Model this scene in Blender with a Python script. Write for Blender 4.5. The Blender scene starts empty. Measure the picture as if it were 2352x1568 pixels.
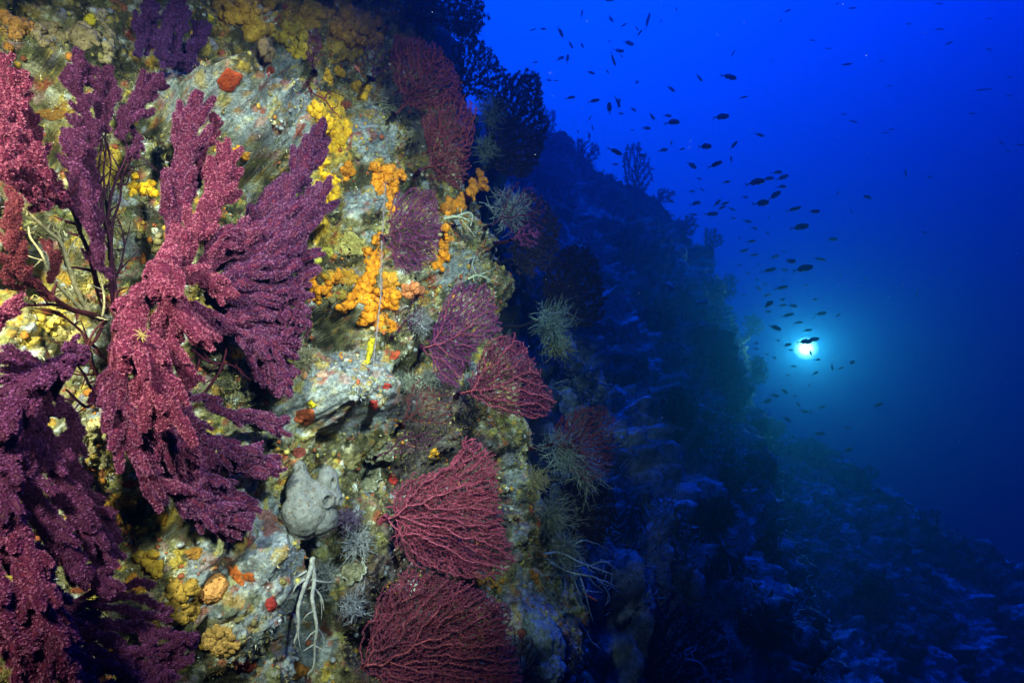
import bpy, math, random, time
import numpy as np
from mathutils import Vector, Matrix
from mathutils.bvhtree import BVHTree

T0 = time.time()
random.seed(7)
RNG = np.random.default_rng(11)
C = bpy.context.scene.collection
SC = bpy.context.scene

# ------------------------------------------------------------------ camera
FOC = 20.0
FPX = 2352 * FOC / 36.0            # focal length in units of a 2352 wide frame
cam_d = bpy.data.cameras.new('camera')
cam = bpy.data.objects.new('camera', cam_d)
C.objects.link(cam)
cam_d.lens = FOC
cam_d.sensor_width = 36.0
cam_d.clip_start = 0.02
cam_d.clip_end = 400
cam.location = (0, 0, 0)
cam.rotation_euler = (math.radians(90), 0, 0)
SC.camera = cam

# ------------------------------------------------------------------ exposure
SC.view_settings.view_transform = 'Standard'
SC.view_settings.look = 'None'
SC.view_settings.exposure = 0.0
SC.view_settings.gamma = 1.0
SC.cycles.max_bounces = 4
SC.cycles.diffuse_bounces = 2
SC.cycles.glossy_bounces = 2
SC.cycles.transmission_bounces = 2
SC.cycles.transparent_max_bounces = 8
SC.cycles.volume_bounces = 0
SC.cycles.use_denoising = True
SC.cycles.sample_clamp_indirect = 4.0

# ------------------------------------------------------------------ world: open water lit from the surface, up and behind the cliff
world = bpy.data.worlds.new('World')
SC.world = world
world.use_nodes = True
nt = world.node_tree
nt.nodes.clear()
w_out = nt.nodes.new('ShaderNodeOutputWorld')
w_bg = nt.nodes.new('ShaderNodeBackground')
w_tc = nt.nodes.new('ShaderNodeTexCoord')
w_dot = nt.nodes.new('ShaderNodeVectorMath'); w_dot.operation = 'DOT_PRODUCT'
SURF = Vector((-0.05, 0.62, 0.78)).normalized()
w_nrm = nt.nodes.new('ShaderNodeVectorMath'); w_nrm.operation = 'NORMALIZE'
w_dot.inputs[1].default_value = SURF
w_acos = nt.nodes.new('ShaderNodeMath'); w_acos.operation = 'ARCCOSINE'
w_div = nt.nodes.new('ShaderNodeMath'); w_div.operation = 'DIVIDE'; w_div.inputs[1].default_value = math.pi
w_ramp = nt.nodes.new('ShaderNodeValToRGB')
w_ramp.color_ramp.interpolation = 'B_SPLINE'
L = nt.links.new
L(w_tc.outputs['Generated'], w_nrm.inputs[0]); L(w_nrm.outputs[0], w_dot.inputs[0])
L(w_dot.outputs['Value'], w_acos.inputs[0]); L(w_acos.outputs[0], w_div.inputs[0]); L(w_div.outputs[0], w_ramp.inputs[0])
L(w_ramp.outputs[0], w_bg.inputs[0]); L(w_bg.outputs[0], w_out.inputs[0])
WORLD_RAMP = [(0.00, (0.0, 0.22, 1.0)), (0.08, (0.0, 0.17, 1.0)), (0.16, (0.0, 0.104, 0.86)), (0.24, (0.0, 0.038, 0.42)),
              (0.30, (0.0, 0.008, 0.115)), (0.36, (0.0, 0.001, 0.035)), (0.44, (0.0, 0.0005, 0.012)), (0.6, (0.0, 0.001, 0.015)), (1.0, (0.0, 0.0005, 0.006))]
el = w_ramp.color_ramp.elements
while len(el) > 1:
    el.remove(el[-1])
el[0].position = WORLD_RAMP[0][0]; el[0].color = (*WORLD_RAMP[0][1], 1)
for p, c in WORLD_RAMP[1:]:
    e = el.new(p); e.color = (*c, 1)
w_bg.inputs[1].default_value = 1.5

# ------------------------------------------------------------------ daylight filtered by the water, from the surface
def lamp(name, kind, loc, aim, energy, color, **kw):
    d = bpy.data.lights.new(name, kind)
    d.energy = energy; d.color = color
    for k, v in kw.items():
        setattr(d, k, v)
    o = bpy.data.objects.new(name, d)
    C.objects.link(o)
    o.location = loc
    o.rotation_euler = (Vector(aim) - Vector(loc)).to_track_quat('-Z', 'Y').to_euler()
    return o
SUN_DIR = Vector((0.26, 0.48, 0.84)).normalized()
sun = lamp('sun', 'SUN', (0, 0, 5), Vector((0, 0, 5)) - SUN_DIR, 7.8, (0.0, 0.11, 1.0), angle=math.radians(60))

# the two strobes on the photographer's arms
S1 = lamp('strobe', 'SPOT', (-0.52, -0.06, 0.56), (-0.86, 1.4, -0.10), 340, (1.0, 0.84, 0.58), spot_size=math.radians(74), spot_blend=1.0, shadow_soft_size=0.05)
S2 = lamp('strobe', 'SPOT', (0.40, 0.0, 0.66), (-0.46, 1.62, 0.10), 360, (1.0, 0.90, 0.72), spot_size=math.radians(61), spot_blend=1.0, shadow_soft_size=0.05)

# ------------------------------------------------------------------ helpers
def P(u, v, d):
    return Vector(((u - 1176.0) / FPX * d, d, (784.0 - v) / FPX * d))
def px(d, n):
    return n * d / FPX                # size of n frame units at depth d
def t2(tile, x, y):                   # crops I measured in, as frame units
    if tile == 1: return x * .3515, y * .3515
    if tile == 2: return 643.1 + x * .3515, y * .3515
    if tile == 3: return x * .3515, 459.4 + y * .3515
    if tile == 4: return 643.1 + x * .3515, 459.4 + y * .3515
    if tile == 5: return x * .3556, 1010.6 + y * .3556
    if tile == 6: return 643.1 + x * .3556, 1010.6 + y * .3556
    if tile == 7: return 1194.4 + x * .4981, y * .4981
    if tile == 8: return 1194.4 + x * .5022, 780.9 + y * .5022
    return x, y

def _hash(ix, iy, iz, seed):
    h = (ix * 374761393 + iy * 668265263 + iz * 2147483647 + seed * 1274126177) & 0xFFFFFFFF
    h = ((h ^ (h >> 13)) * 1274126177) & 0xFFFFFFFF
    h = (h ^ (h >> 16)) * 2246822519 & 0xFFFFFFFF
    return h ^ (h >> 15)
_G = np.random.default_rng(5).normal(size=(256, 3))
_G /= np.linalg.norm(_G, axis=1)[:, None]
def pn(p, seed=0):
    """gradient noise, about -0.7 .. 0.7"""
    p = np.asarray(p, dtype=np.float64)
    i = np.floor(p).astype(np.int64)
    f = p - i
    w = f * f * f * (f * (f * 6 - 15) + 10)
    out = 0
    for dx in (0, 1):
        for dy in (0, 1):
            for dz in (0, 1):
                g = _G[_hash(i[:, 0] + dx, i[:, 1] + dy, i[:, 2] + dz, seed) & 255]
                d = g[:, 0] * (f[:, 0] - dx) + g[:, 1] * (f[:, 1] - dy) + g[:, 2] * (f[:, 2] - dz)
                ww = (w[:, 0] if dx else 1 - w[:, 0]) * (w[:, 1] if dy else 1 - w[:, 1]) * (w[:, 2] if dz else 1 - w[:, 2])
                out = out + d * ww
    return out
def fbm(p, seed=0, octs=4, gain=.5):
    a, s, n = 1., 0., 0.
    for k in range(octs):
        s = s + a * pn(p * (2.03 ** k), seed + k * 17); a *= gain
    return s
def billow(p, seed=0):
    return 1 - 2.2 * np.minimum(np.abs(pn(p, seed)) * 1.6, .9)   # creases low ... inverted by the caller
def sm(a, b, x):
    t = np.clip((x - a) / (b - a), 0, 1)
    return t * t * (3 - 2 * t)

def mesh_np(name, verts, faces=None, tris=None, quads=None, col=None, mat=None, parent=None, smooth=True):
    """one mesh object from numpy arrays"""
    me = bpy.data.meshes.new(name)
    verts = np.asarray(verts, dtype=np.float32)
    loops, starts, n = [], [], 0
    if quads is not None and len(quads):
        quads = np.asarray(quads, dtype=np.int32)
        loops.append(quads.ravel()); starts.append(np.arange(len(quads)) * 4); n = quads.size
    if tris is not None and len(tris):
        tris = np.asarray(tris, dtype=np.int32)
        loops.append(tris.ravel()); starts.append(n + np.arange(len(tris)) * 3); n += tris.size
    loops = np.concatenate(loops).astype(np.int32); starts = np.concatenate(starts).astype(np.int32)
    me.vertices.add(len(verts)); me.vertices.foreach_set('co', verts.ravel())
    me.loops.add(len(loops)); me.loops.foreach_set('vertex_index', loops)
    me.polygons.add(len(starts)); me.polygons.foreach_set('loop_start', starts)
    if smooth:
        me.polygons.foreach_set('use_smooth', np.ones(len(starts), dtype=bool))
    me.update(calc_edges=True)
    if col is not None:
        a = me.color_attributes.new('Col', 'FLOAT_COLOR', 'POINT')
        c4 = np.ones((len(verts), 4), dtype=np.float32); c4[:, :3] = np.clip(col, 0, 1)
        a.data.foreach_set('color', c4.ravel())
    o = bpy.data.objects.new(name, me)
    C.objects.link(o)
    if mat: me.materials.append(mat)
    if parent: o.parent = parent
    return o
def tag(o, label=None, cat=None, group=None, kind=None):
    if label: o['label'] = label
    if cat: o['category'] = cat
    if group: o['group'] = group
    if kind: o['kind'] = kind
    return o
def empty(name, loc=(0, 0, 0), label=None, cat=None, group=None):
    o = bpy.data.objects.new(name, None); C.objects.link(o); o.location = loc; o.empty_display_size = .05
    return tag(o, label, cat, group)
def adopt(root, *obs):
    """parent world-space meshes to a thing standing at its own base"""
    inv = Matrix.Translation(-root.location)
    for o in obs:
        if o is None: continue
        o.data.transform(inv); o.parent = root
def recenter(o, loc):
    o.data.transform(Matrix.Translation(-Vector(loc))); o.location = loc
    return o

# ------------------------------------------------------------------ materials
def mat(name, rough=.75, spec=.25, vary=.35, scale=60., bump=.3, bscale=140., bdist=.004, color=None, attr=True, sss=0., speck=None):
    """attribute or plain colour, broken up by noise, with a fine bump"""
    m = bpy.data.materials.new(name); m.use_nodes = True
    n = m.node_tree.nodes; l = m.node_tree.links.new
    b = n['Principled BSDF']
    b.inputs['Roughness'].default_value = rough
    b.inputs['Specular IOR Level'].default_value = spec
    tc = n.new('ShaderNodeTexCoord')
    nz = n.new('ShaderNodeTexNoise'); nz.inputs['Scale'].default_value = scale; nz.inputs['Detail'].default_value = 5; nz.inputs['Roughness'].default_value = .65
    l(tc.outputs['Object'], nz.inputs['Vector'])
    rp = n.new('ShaderNodeMapRange'); rp.inputs['From Min'].default_value = .3; rp.inputs['From Max'].default_value = .7
    rp.inputs['To Min'].default_value = 1 - vary; rp.inputs['To Max'].default_value = 1 + vary
    l(nz.outputs['Fac'], rp.inputs['Value'])
    if attr:
        a = n.new('ShaderNodeAttribute'); a.attribute_name = 'Col'; src = a.outputs['Color']
    else:
        a = n.new('ShaderNodeRGB'); a.outputs[0].default_value = (*color, 1); src = a.outputs[0]
    mx = n.new('ShaderNodeVectorMath'); mx.operation = 'SCALE'
    l(src, mx.inputs[0]); l(rp.outputs[0], mx.inputs['Scale'])
    out = mx.outputs[0]
    if speck:                               # (colour, scale, threshold): little flecks of another colour that belong to the surface
        sc_, s_scale, s_th = speck
        vz = n.new('ShaderNodeTexNoise'); vz.inputs['Scale'].default_value = s_scale; vz.inputs['Detail'].default_value = 3
        l(tc.outputs['Object'], vz.inputs['Vector'])
        st = n.new('ShaderNodeMapRange'); st.inputs['From Min'].default_value = s_th; st.inputs['From Max'].default_value = s_th + .06
        l(vz.outputs['Fac'], st.inputs['Value'])
        mc = n.new('ShaderNodeMix'); mc.data_type = 'RGBA'
        l(st.outputs[0], mc.inputs['Factor']); l(out, mc.inputs[6]); mc.inputs[7].default_value = (*sc_, 1)
        out = mc.outputs[2]
    l(out, b.inputs['Base Color'])
    if bump:
        bz = n.new('ShaderNodeTexNoise'); bz.inputs['Scale'].default_value = bscale; bz.inputs['Detail'].default_value = 4; bz.inputs['Roughness'].default_value = .7
        l(tc.outputs['Object'], bz.inputs['Vector'])
        bp = n.new('ShaderNodeBump'); bp.inputs['Strength'].default_value = bump; bp.inputs['Distance'].default_value = bdist
        l(bz.outputs['Fac'], bp.inputs['Height']); l(bp.outputs['Normal'], b.inputs['Normal'])
    if sss:
        b.inputs['Subsurface Weight'].default_value = sss
        b.inputs['Subsurface Radius'].default_value = (.01, .005, .003)
    return m
M_ROCK = mat('encrusted_rock', rough=.8, spec=.2, vary=.6, scale=110, bump=1.0, bscale=170, bdist=.012)
M_SLOPE = mat('reef_slope', rough=.9, spec=.1, vary=.6, scale=22, bump=1.0, bscale=45, bdist=.05)
M_TURF = mat('algal_turf', rough=.8, spec=.15, vary=.3, scale=50, bump=0)
M_POLYP = mat('gorgonian_polyps', rough=.65, spec=.25, vary=.25, scale=40, bump=0)
M_BRANCH = mat('gorgonian_branch', rough=.7, spec=.2, vary=.35, scale=120, bump=.6, bscale=300, bdist=.003)
M_SPONGE = mat('sponge', rough=.65, spec=.25, vary=.35, scale=70, bump=.8, bscale=240, bdist=.004, speck=((.10, .045, .012), 190, .60))
M_TWIG = mat('hydroid', rough=.8, spec=.15, vary=.45, scale=110, bump=.7, bscale=300, bdist=.003)
M_FISH = mat('fish_skin', rough=.5, spec=.3, vary=.25, scale=30, bump=0)
M_SHELL = mat('shell', rough=.55, spec=.3, vary=.4, scale=70, bump=.6, bscale=150, bdist=.003)

# ------------------------------------------------------------------ the cliff in front: a wall that runs from beside the camera to an edge and turns away
PATH = np.array([(-1.75, -0.9), (-1.35, 0.05), (-1.02, 0.85), (-0.62, 1.36), (-0.20, 1.80), (-0.02, 2.08), (-0.02, 2.45), (-0.30, 3.1), (-0.9, 4.4)])
def path_at(s):
    """Catmull-Rom through PATH, s in 0..n-1"""
    n = len(PATH); s = np.clip(s, 0, n - 1.0001)
    i = np.floor(s).astype(int); f = (s - i)[:, None]
    g = lambda k: PATH[np.clip(i + k, 0, n - 1)]
    p0, p1, p2, p3 = g(-1), g(0), g(1), g(2)
    return .5 * (2 * p1 + (p2 - p0) * f + (2 * p0 - 5 * p1 + 4 * p2 - p3) * f ** 2 + (3 * p1 - p0 - 3 * p2 + p3) * f ** 3)
LEAN = 0.22
def wall_base(s, z):
    p = path_at(s); q = path_at(s + .02) - path_at(s - .02)
    q /= np.linalg.norm(q, axis=1)[:, None] + 1e-9
    nx, ny = q[:, 1], -q[:, 0]                       # towards open water
    lean = -LEAN * z
    pos = np.stack([p[:, 0] + nx * lean, p[:, 1] + ny * lean, z], 1)
    nor = np.stack([nx, ny, np.full_like(nx, LEAN)], 1)
    return pos, nor / np.linalg.norm(nor, axis=1)[:, None]
def uv_of(p):
    y = np.maximum(p[:, 1], .05)
    return 1176 + p[:, 0] / y * FPX, 784 - p[:, 2] / y * FPX
def ell(u, v, cu, cv, ru, rv, ang=0.):
    a = math.radians(ang); du, dv = u - cu, v - cv
    x = (du * math.cos(a) + dv * math.sin(a)) / ru; y = (-du * math.sin(a) + dv * math.cos(a)) / rv
    return np.exp(-(x * x + y * y) ** 1.6)
# bosses (+) and hollows (-) of the rock: centre, radii, tilt, metres
FEATURES = [(540, 235, 190, 48, 12, .13), (470, 200, 80, 50, 0, .06), (640, 290, 110, 45, 0, .10), (590, 330, 70, 40, 0, .07), (520, 350, 110, 34, 12, -.12), (650, 375, 110, 30, 0, -.12),
            (60, 250, 80, 110, 0, -.22), (150, 300, 40, 80, 0, -.10), (645, 150, 55, 60, 0, -.12), (370, 230, 45, 50, 0, -.12), (790, 745, 75, 45, 0, -.16),
            (800, 900, 130, 85, 0, .11), (110, 590, 70, 70, 0, -.12), (320, 600, 40, 50, 0, -.08), (640, 1370, 130, 150, 0, .09), (560, 1250, 130, 60, 0, .06),
            (770, 1330, 50, 200, 0, -.17), (920, 1090, 60, 60, 0, -.10), (960, 880, 35, 70, 0, -.12), (830, 470, 70, 40, 0, .06), (880, 330, 70, 60, 0, .05),
            (700, 1130, 60, 90, 0, .03), (1230, 1480, 60, 120, 0, .13), (1200, 1230, 40, 90, 0, .06), (1060, 600, 50, 60, 0, .05), (870, 120, 60, 60, 0, -.06), (110, 130, 110, 60, 0, .06),
            (500, 1000, 160, 120, 0, -.08), (180, 720, 110, 90, 0, .04), (380, 1170, 70, 60, 0, -.08), (960, 1430, 100, 130, 0, -.10), (1010, 1130, 100, 130, 0, -.08)]
def wall_disp(pos, u, v):
    warp = np.stack([pn(pos * 2.2, 101), pn(pos * 2.2, 102), pn(pos * 2.2, 103)], 1) * .22
    q = pos + warp
    d = .10 * (np.abs(pn(q * 2.1, 1)) * 2 - .5) + .10 * (np.abs(pn(q * 5.3, 2)) * 2 - .5) + .045 * (np.abs(pn(q * 12.7, 3)) * 2 - .5)
    rough = .55 + .55 * sm(-.15, .25, pn(pos * 3.1, 9))
    d += rough * (.026 * (np.abs(pn(q * 29, 4)) * 2 - .45) + .020 * fbm(q * 48, 5, 2) + .011 * (np.abs(pn(q * 85, 6)) * 2 - .4))
    pit = sm(.18, .5, pn(q * 9.5, 7)); d -= .11 * pit * rough
    for cu, cv, ru, rv, a, h in FEATURES:
        d += h * (1.45 if h < 0 else 1.0) * ell(u, v, cu, cv, ru, rv, a)
    return d
S_A = np.concatenate([np.linspace(0, 1.6, 30)[:-1], np.linspace(1.6, 5.6, 760)[:-1], np.linspace(5.6, 8, 40)])
Z_A = np.concatenate([np.linspace(-3.2, -1.35, 36)[:-1], np.linspace(-1.35, 1.35, 780)[:-1], np.linspace(1.35, 3.2, 36)])
gs, gz = np.meshgrid(S_A, Z_A, indexing='ij')
NS, NZ = gs.shape
b_pos, b_nor = wall_base(gs.ravel(), gz.ravel())
b_u, b_v = uv_of(b_pos)
w_pos = b_pos + b_nor * wall_disp(b_pos, b_u, b_v)[:, None]
w_u, w_v = uv_of(w_pos)
def grid_quads(a, b):
    i = np.arange(a * b).reshape(a, b)
    return np.stack([i[:-1, :-1].ravel(), i[1:, :-1].ravel(), i[1:, 1:].ravel(), i[:-1, 1:].ravel()], 1)
W_QUADS = grid_quads(NS, NZ)

# colours of what grows on the rock (the organisms' own colours; crevice and falloff darks painted in last)
def mixc(c, col, m):
    return c * (1 - m[:, None]) + np.array(col)[None, :] * m[:, None]
def band(p, f, seed, lo, hi, octs=3):
    return sm(lo, hi, fbm(p * f, seed, octs))
p = w_pos
wc = np.tile(np.array([[.20, .17, .085]]), (len(p), 1))
wc = mixc(wc, (.30, .24, .10), band(p, 7, 21, -.1, .3))
wc = mixc(wc, (.075, .065, .03), band(p, 9, 22, .05, .35))
wc = mixc(wc, (.34, .22, .04), band(p, 6, 23, .12, .4) * sm(1000, 500, w_v))
wc = mixc(wc, (.42, .37, .24), band(p, 16, 24, .15, .4) * .8)
wc = mixc(wc, (.16, .17, .05), band(p, 5, 25, .1, .35) * sm(800, 300, w_v) * .8)
# pale grey-blue coralline plates
grey = np.zeros(len(p))
for cu, cv, ru, rv, a, k in [(540, 225, 210, 75, 10, 1.), (620, 290, 130, 62, 0, 1.), (650, 170, 55, 80, 0, .8), (730, 50, 60, 50, 0, .7), (810, 900, 150, 105, 0, 1.), (850, 460, 85, 35, 0, .9), (860, 300, 70, 100, 0, .7),
                             (580, 1330, 190, 150, 0, 1.), (640, 1480, 140, 110, 0, .9), (560, 1200, 140, 90, 0, .85), (1050, 620, 60, 60, 0, .9), (1220, 1450, 80, 150, 0, 1.), (1180, 1150, 40, 160, 0, .8),
                             (650, 950, 70, 80, 0, .9), (420, 250, 60, 40, 0, .7), (700, 1220, 90, 120, 0, .6), (300, 560, 45, 40, 0, .7), (110, 590, 75, 55, 0, .7), (60, 880, 60, 40, 0, .6)]:
    grey = np.maximum(grey, k * ell(w_u, w_v, cu, cv, ru, rv, a))
grey = sm(.35, .62, grey + .35 * fbm(p * 14, 31, 3))
gcol = np.array([[.33, .36, .39]]) + np.array([[.12, .12, .11]]) * np.clip(fbm(p * 22, 32, 3), -.8, .8)[:, None] * 1.4
wc = wc * (1 - grey[:, None]) + gcol * grey[:, None]
wc = mixc(wc, (.50, .50, .50), grey * band(p, 30, 33, .15, .4) * .7)
wc = mixc(wc, (.16, .14, .12), grey * band(p, 45, 34, .18, .42) * .75)
wc = mixc(wc, (.30, .17, .15), grey * band(p, 12, 35, .22, .4) * .6)
# sunny yellow and ochre crusts in the upper half
yel = np.zeros(len(p))
for cu, cv, ru, rv, k in [(600, 20, 150, 50, 1.), (770, 60, 110, 80, 1.), (60, 60, 80, 70, .8), (250, 330, 180, 120, .5), (760, 360, 70, 150, .9), (740, 520, 60, 120, .8), (830, 640, 110, 80, .7), (880, 200, 60, 60, .7),
                          (170, 720, 140, 110, .8), (240, 1050, 60, 90, 1.), (330, 1200, 90, 120, .8), (20, 1480, 60, 100, .9), (10, 1250, 40, 60, 1.)]:
    yel = np.maximum(yel, k * ell(w_u, w_v, cu, cv, ru, rv))
yel = sm(.4, .7, yel * .8 + .45 * fbm(p * 18, 41, 3))
wc = mixc(wc, (.46, .30, .045), yel * .85)
wc = mixc(wc, (.62, .30, .03), yel * band(p, 24, 42, .15, .3) * .8)
# rust red and pink crusts
wc = mixc(wc, (.33, .055, .025), band(p, 17, 51, .38, .46) * .9)
wc = mixc(wc, (.42, .20, .16), band(p, 21, 52, .36, .46) * .7)
wc = mixc(wc, (.55, .52, .44), band(p, 60, 53, .32, .45) * .8)
wc = mixc(wc, (.05, .045, .03), band(p, 38, 54, .25, .42) * .55)
# a mosaic of small colonies, each with its own colour and a fairly sharp rim
def mosaic(c, f, seed, pal, amt, keep):
    q = p + np.stack([pn(p * f * 1.3, seed + 1), pn(p * f * 1.3, seed + 2), pn(p * f * 1.3, seed + 3)], 1) * (.5 / f)
    cell = np.floor(q * f).astype(np.int64); best = np.full(len(p), 9.); idn = np.zeros(len(p), np.int64)
    for dx in (-1, 0, 1):
        for dy in (-1, 0, 1):
            for dz in (-1, 0, 1):
                h = _hash(cell[:, 0] + dx, cell[:, 1] + dy, cell[:, 2] + dz, seed)
                o = np.stack([(h & 255) / 255., ((h >> 8) & 255) / 255., ((h >> 16) & 255) / 255.], 1)
                d = np.linalg.norm(cell + np.array([dx, dy, dz]) + o - q * f, axis=1)
                m_ = d < best; best[m_] = d[m_]; idn[m_] = (h[m_] >> 3) & 1023
    pal = np.array(pal); on = ((idn * 7919) % 1000) / 1000. < keep
    a_ = on * sm(.62, .46, best) * amt * (1 - .15 * grey)
    return c * (1 - a_[:, None]) + pal[idn % len(pal)] * a_[:, None]
wc = mosaic(wc, 26, 301, [(.58, .38, .05), (.52, .46, .30), (.36, .07, .03), (.46, .28, .26), (.62, .33, .03), (.44, .40, .12), (.50, .52, .52), (.34, .30, .36), (.16, .15, .06)], .8, .42)
wc = mosaic(wc, 55, 331, [(.62, .44, .08), (.60, .56, .42), (.30, .28, .10), (.56, .30, .05), (.42, .12, .06), (.62, .62, .60), (.10, .09, .05)], .8, .40)
shade_turf = sm(.02, .22, fbm(p * 13, 371, 4)) * (1 - .8 * grey)  # dark turf by noise, standing in for shaded crevices between the growth
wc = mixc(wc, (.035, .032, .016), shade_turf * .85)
wine = np.maximum(np.maximum(ell(w_u, w_v, 1000, 950, 110, 90), ell(w_u, w_v, 1030, 1180, 150, 230)), ell(w_u, w_v, 900, 1440, 130, 200))
wc = mixc(wc, (.085, .055, .07), sm(.25, .6, wine + .3 * fbm(p * 11, 372, 3)) * .8)  # purple-brown cover, darkened further for the strobe falloff behind the fans
wc = wc * np.where(grey[:, None] > .5, 1.0, 1.2)
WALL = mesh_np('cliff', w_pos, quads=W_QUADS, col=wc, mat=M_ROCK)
tag(WALL, kind='structure')
# coarse copies for placing things on the surface
ck = np.arange(NS * NZ).reshape(NS, NZ)[::2, ::2]
BV = BVHTree.FromPolygons([tuple(x) for x in w_pos[ck.ravel()]], grid_quads(*ck.shape).tolist())
ck = np.arange(NS * NZ).reshape(NS, NZ)[::12, ::12]
BV0 = BVHTree.FromPolygons([tuple(x) for x in b_pos[ck.ravel()]], grid_quads(*ck.shape).tolist())
def hit(u, v, bv=None):
    d = P(u, v, 1.).normalized()
    loc, nor, _, _ = (bv or BV).ray_cast(Vector((0, 0, 0)), d, 12)
    if loc is None: return None, None
    if nor.dot(d) > 0: nor = -nor
    return loc, nor
def depth0(u, v):
    """smooth depth of the wall along a sight line; beyond its edge, the depth at the edge"""
    for k in range(60):
        loc, n = hit(u - 12 * k, v, BV0)
        if loc is not None and loc.y < 2.3: return loc.y
    return 2.0
print('wall', round(time.time() - T0, 1))

# ------------------------------------------------------------------ the reef slope beyond, falling to the deep
PROF = np.array([(-4.0, 6.2), (-2.0, 4.6), (-.6, 3.6), (0.45, 3.15), (1.05, 2.9), (1.55, 2.62), (2.42, 2.08), (2.92, 1.45), (3.25, .75), (3.46, .15), (3.5, -.4), (3.6, -1.05), (4.05, -1.4), (4.75, -1.5), (5.25, -1.8), (5.85, -2.25), (6.55, -2.8), (7.15, -3.1), (8.05, -3.3), (11, -6.2), (15, -11)])
YMAX = 8.6
def slope_base(x_t, y):
    """x_t runs along the profile (arc length), y away from the camera"""
    seg = np.r_[0, np.cumsum(np.hypot(*np.diff(PROF, axis=0).T))]
    X = np.interp(x_t, seg, PROF[:, 0]); Z = np.interp(x_t, seg, PROF[:, 1])
    back = np.maximum(y - YMAX, 0)
    Z = Z - .66 * (YMAX - np.minimum(y, YMAX)) - back ** 2 * .25 - .55 * sm(2.9, 1.6, y)
    X = np.where(X > 0, X * (.42 + .58 * np.minimum(y, YMAX) / YMAX), X) - back * .9
    return np.stack([X, y, Z], 1), seg[-1]
_, SEG = slope_base(np.array([0.]), np.array([5.]))
ta = np.concatenate([np.linspace(0, 3, 40)[:-1], np.linspace(3, SEG - 7, 560)[:-1], np.linspace(SEG - 7, SEG, 40)])
ya = np.concatenate([np.linspace(1.65, 2.75, 40)[:-1], np.linspace(2.75, 4.5, 160)[:-1], np.linspace(4.5, 9.2, 300)[:-1], np.linspace(9.2, 13, 40)])
gt, gy = np.meshgrid(ta, ya, indexing='ij')
sp, _ = slope_base(gt.ravel(), gy.ravel())
G3 = sp.reshape(*gt.shape, 3)
da = np.gradient(G3, axis=0); db = np.gradient(G3, axis=1)
sn = np.cross(db, da).reshape(-1, 3); sn /= np.linalg.norm(sn, axis=1)[:, None] + 1e-9
if sn[:, 2].mean() < 0: sn = -sn
wq = sp + np.stack([pn(sp * .9, 61), pn(sp * .9, 62), pn(sp * .9, 63)], 1) * .5
sd = .34 * (np.abs(pn(wq * .85, 64)) * 2 - .45) + .22 * (np.abs(pn(wq * 2.1, 65)) * 2 - .45) + .12 * (np.abs(pn(wq * 5, 66)) * 2 - .45) + .11 * fbm(wq * 9, 67, 3) + .045 * (np.abs(pn(wq * 26, 68)) * 2 - .4)
s_pos = sp + sn * sd[:, None]
sc_ = np.tile(np.array([[.28, .29, .25]]), (len(sp), 1))
sc_ = mixc(sc_, (.05, .045, .045), band(sp, 1.9, 71, .0, .3))
sc_ = mixc(sc_, (.34, .34, .28), band(sp, 4.5, 72, .1, .35) * .7)
flat = sm(.15, .6, sn[:, 2])
sc_ = mixc(sc_, (.75, .75, .72), sm(.12, .24, fbm(sp * 1.25, 73, 4)) * flat)
sc_ = mixc(sc_, (.65, .65, .6), sm(.26, .40, fbm(sp * 7, 74, 3)) * .9)
SLOPE = mesh_np('reef_slope', s_pos, quads=grid_quads(*gt.shape), col=sc_, mat=M_SLOPE)
tag(SLOPE, kind='structure')
ck = np.arange(gt.size).reshape(gt.shape)[::3, ::3]
BVS = BVHTree.FromPolygons([tuple(x) for x in s_pos[ck.ravel()]], grid_quads(*ck.shape).tolist())
# the shadowed shoulder of the cliff just behind its edge, where the black fans grow
SH = np.array([(-1.1, 2.2), (-.55, 2.35), (-.12, 2.65), (.14, 3.05), (.16, 3.5), (-.1, 4.1), (-.8, 5.0)])
def shoulder(s_, z):
    n = len(SH); s_ = np.clip(s_, 0, n - 1.001); i = np.floor(s_).astype(int); f = (s_ - i)[:, None]; g = lambda k: SH[np.clip(i + k, 0, n - 1)]
    p0, p1, p2, p3 = g(-1), g(0), g(1), g(2)
    q = .5 * (2 * p1 + (p2 - p0) * f + (2 * p0 - 5 * p1 + 4 * p2 - p3) * f ** 2 + (3 * p1 - p0 - 3 * p2 + p3) * f ** 3)
    return np.stack([q[:, 0] - .30 * np.maximum(z, -.6) - .12 * np.minimum(z + .6, 0), q[:, 1] + .12 * z, z], 1)
hs, hz = np.meshgrid(np.linspace(0, 5.95, 260), np.linspace(-3.6, 3.6, 420), indexing='ij')
h0 = shoulder(hs.ravel(), hz.ravel()); HG = h0.reshape(260, 420, 3)
hn = np.cross(np.gradient(HG, axis=0), np.gradient(HG, axis=1)).reshape(-1, 3); hn /= np.linalg.norm(hn, axis=1)[:, None] + 1e-9
if hn[:, 0].mean() < 0: hn = -hn
hq = h0 + np.stack([pn(h0 * 1.6, 161), pn(h0 * 1.6, 162), pn(h0 * 1.6, 163)], 1) * .3
h_pos = h0 + hn * (.20 * (np.abs(pn(hq * 1.7, 164)) * 2 - .45) + .11 * (np.abs(pn(hq * 4.5, 165)) * 2 - .45) + .05 * (np.abs(pn(hq * 11, 166)) * 2 - .4) + .02 * pn(hq * 30, 167))[:, None]
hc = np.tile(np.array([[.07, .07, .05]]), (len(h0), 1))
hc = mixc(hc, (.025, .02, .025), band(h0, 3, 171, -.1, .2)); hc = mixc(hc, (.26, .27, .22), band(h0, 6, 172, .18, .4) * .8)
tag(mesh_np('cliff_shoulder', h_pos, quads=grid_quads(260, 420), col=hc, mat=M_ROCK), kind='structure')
print('slope', round(time.time() - T0, 1))

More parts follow.
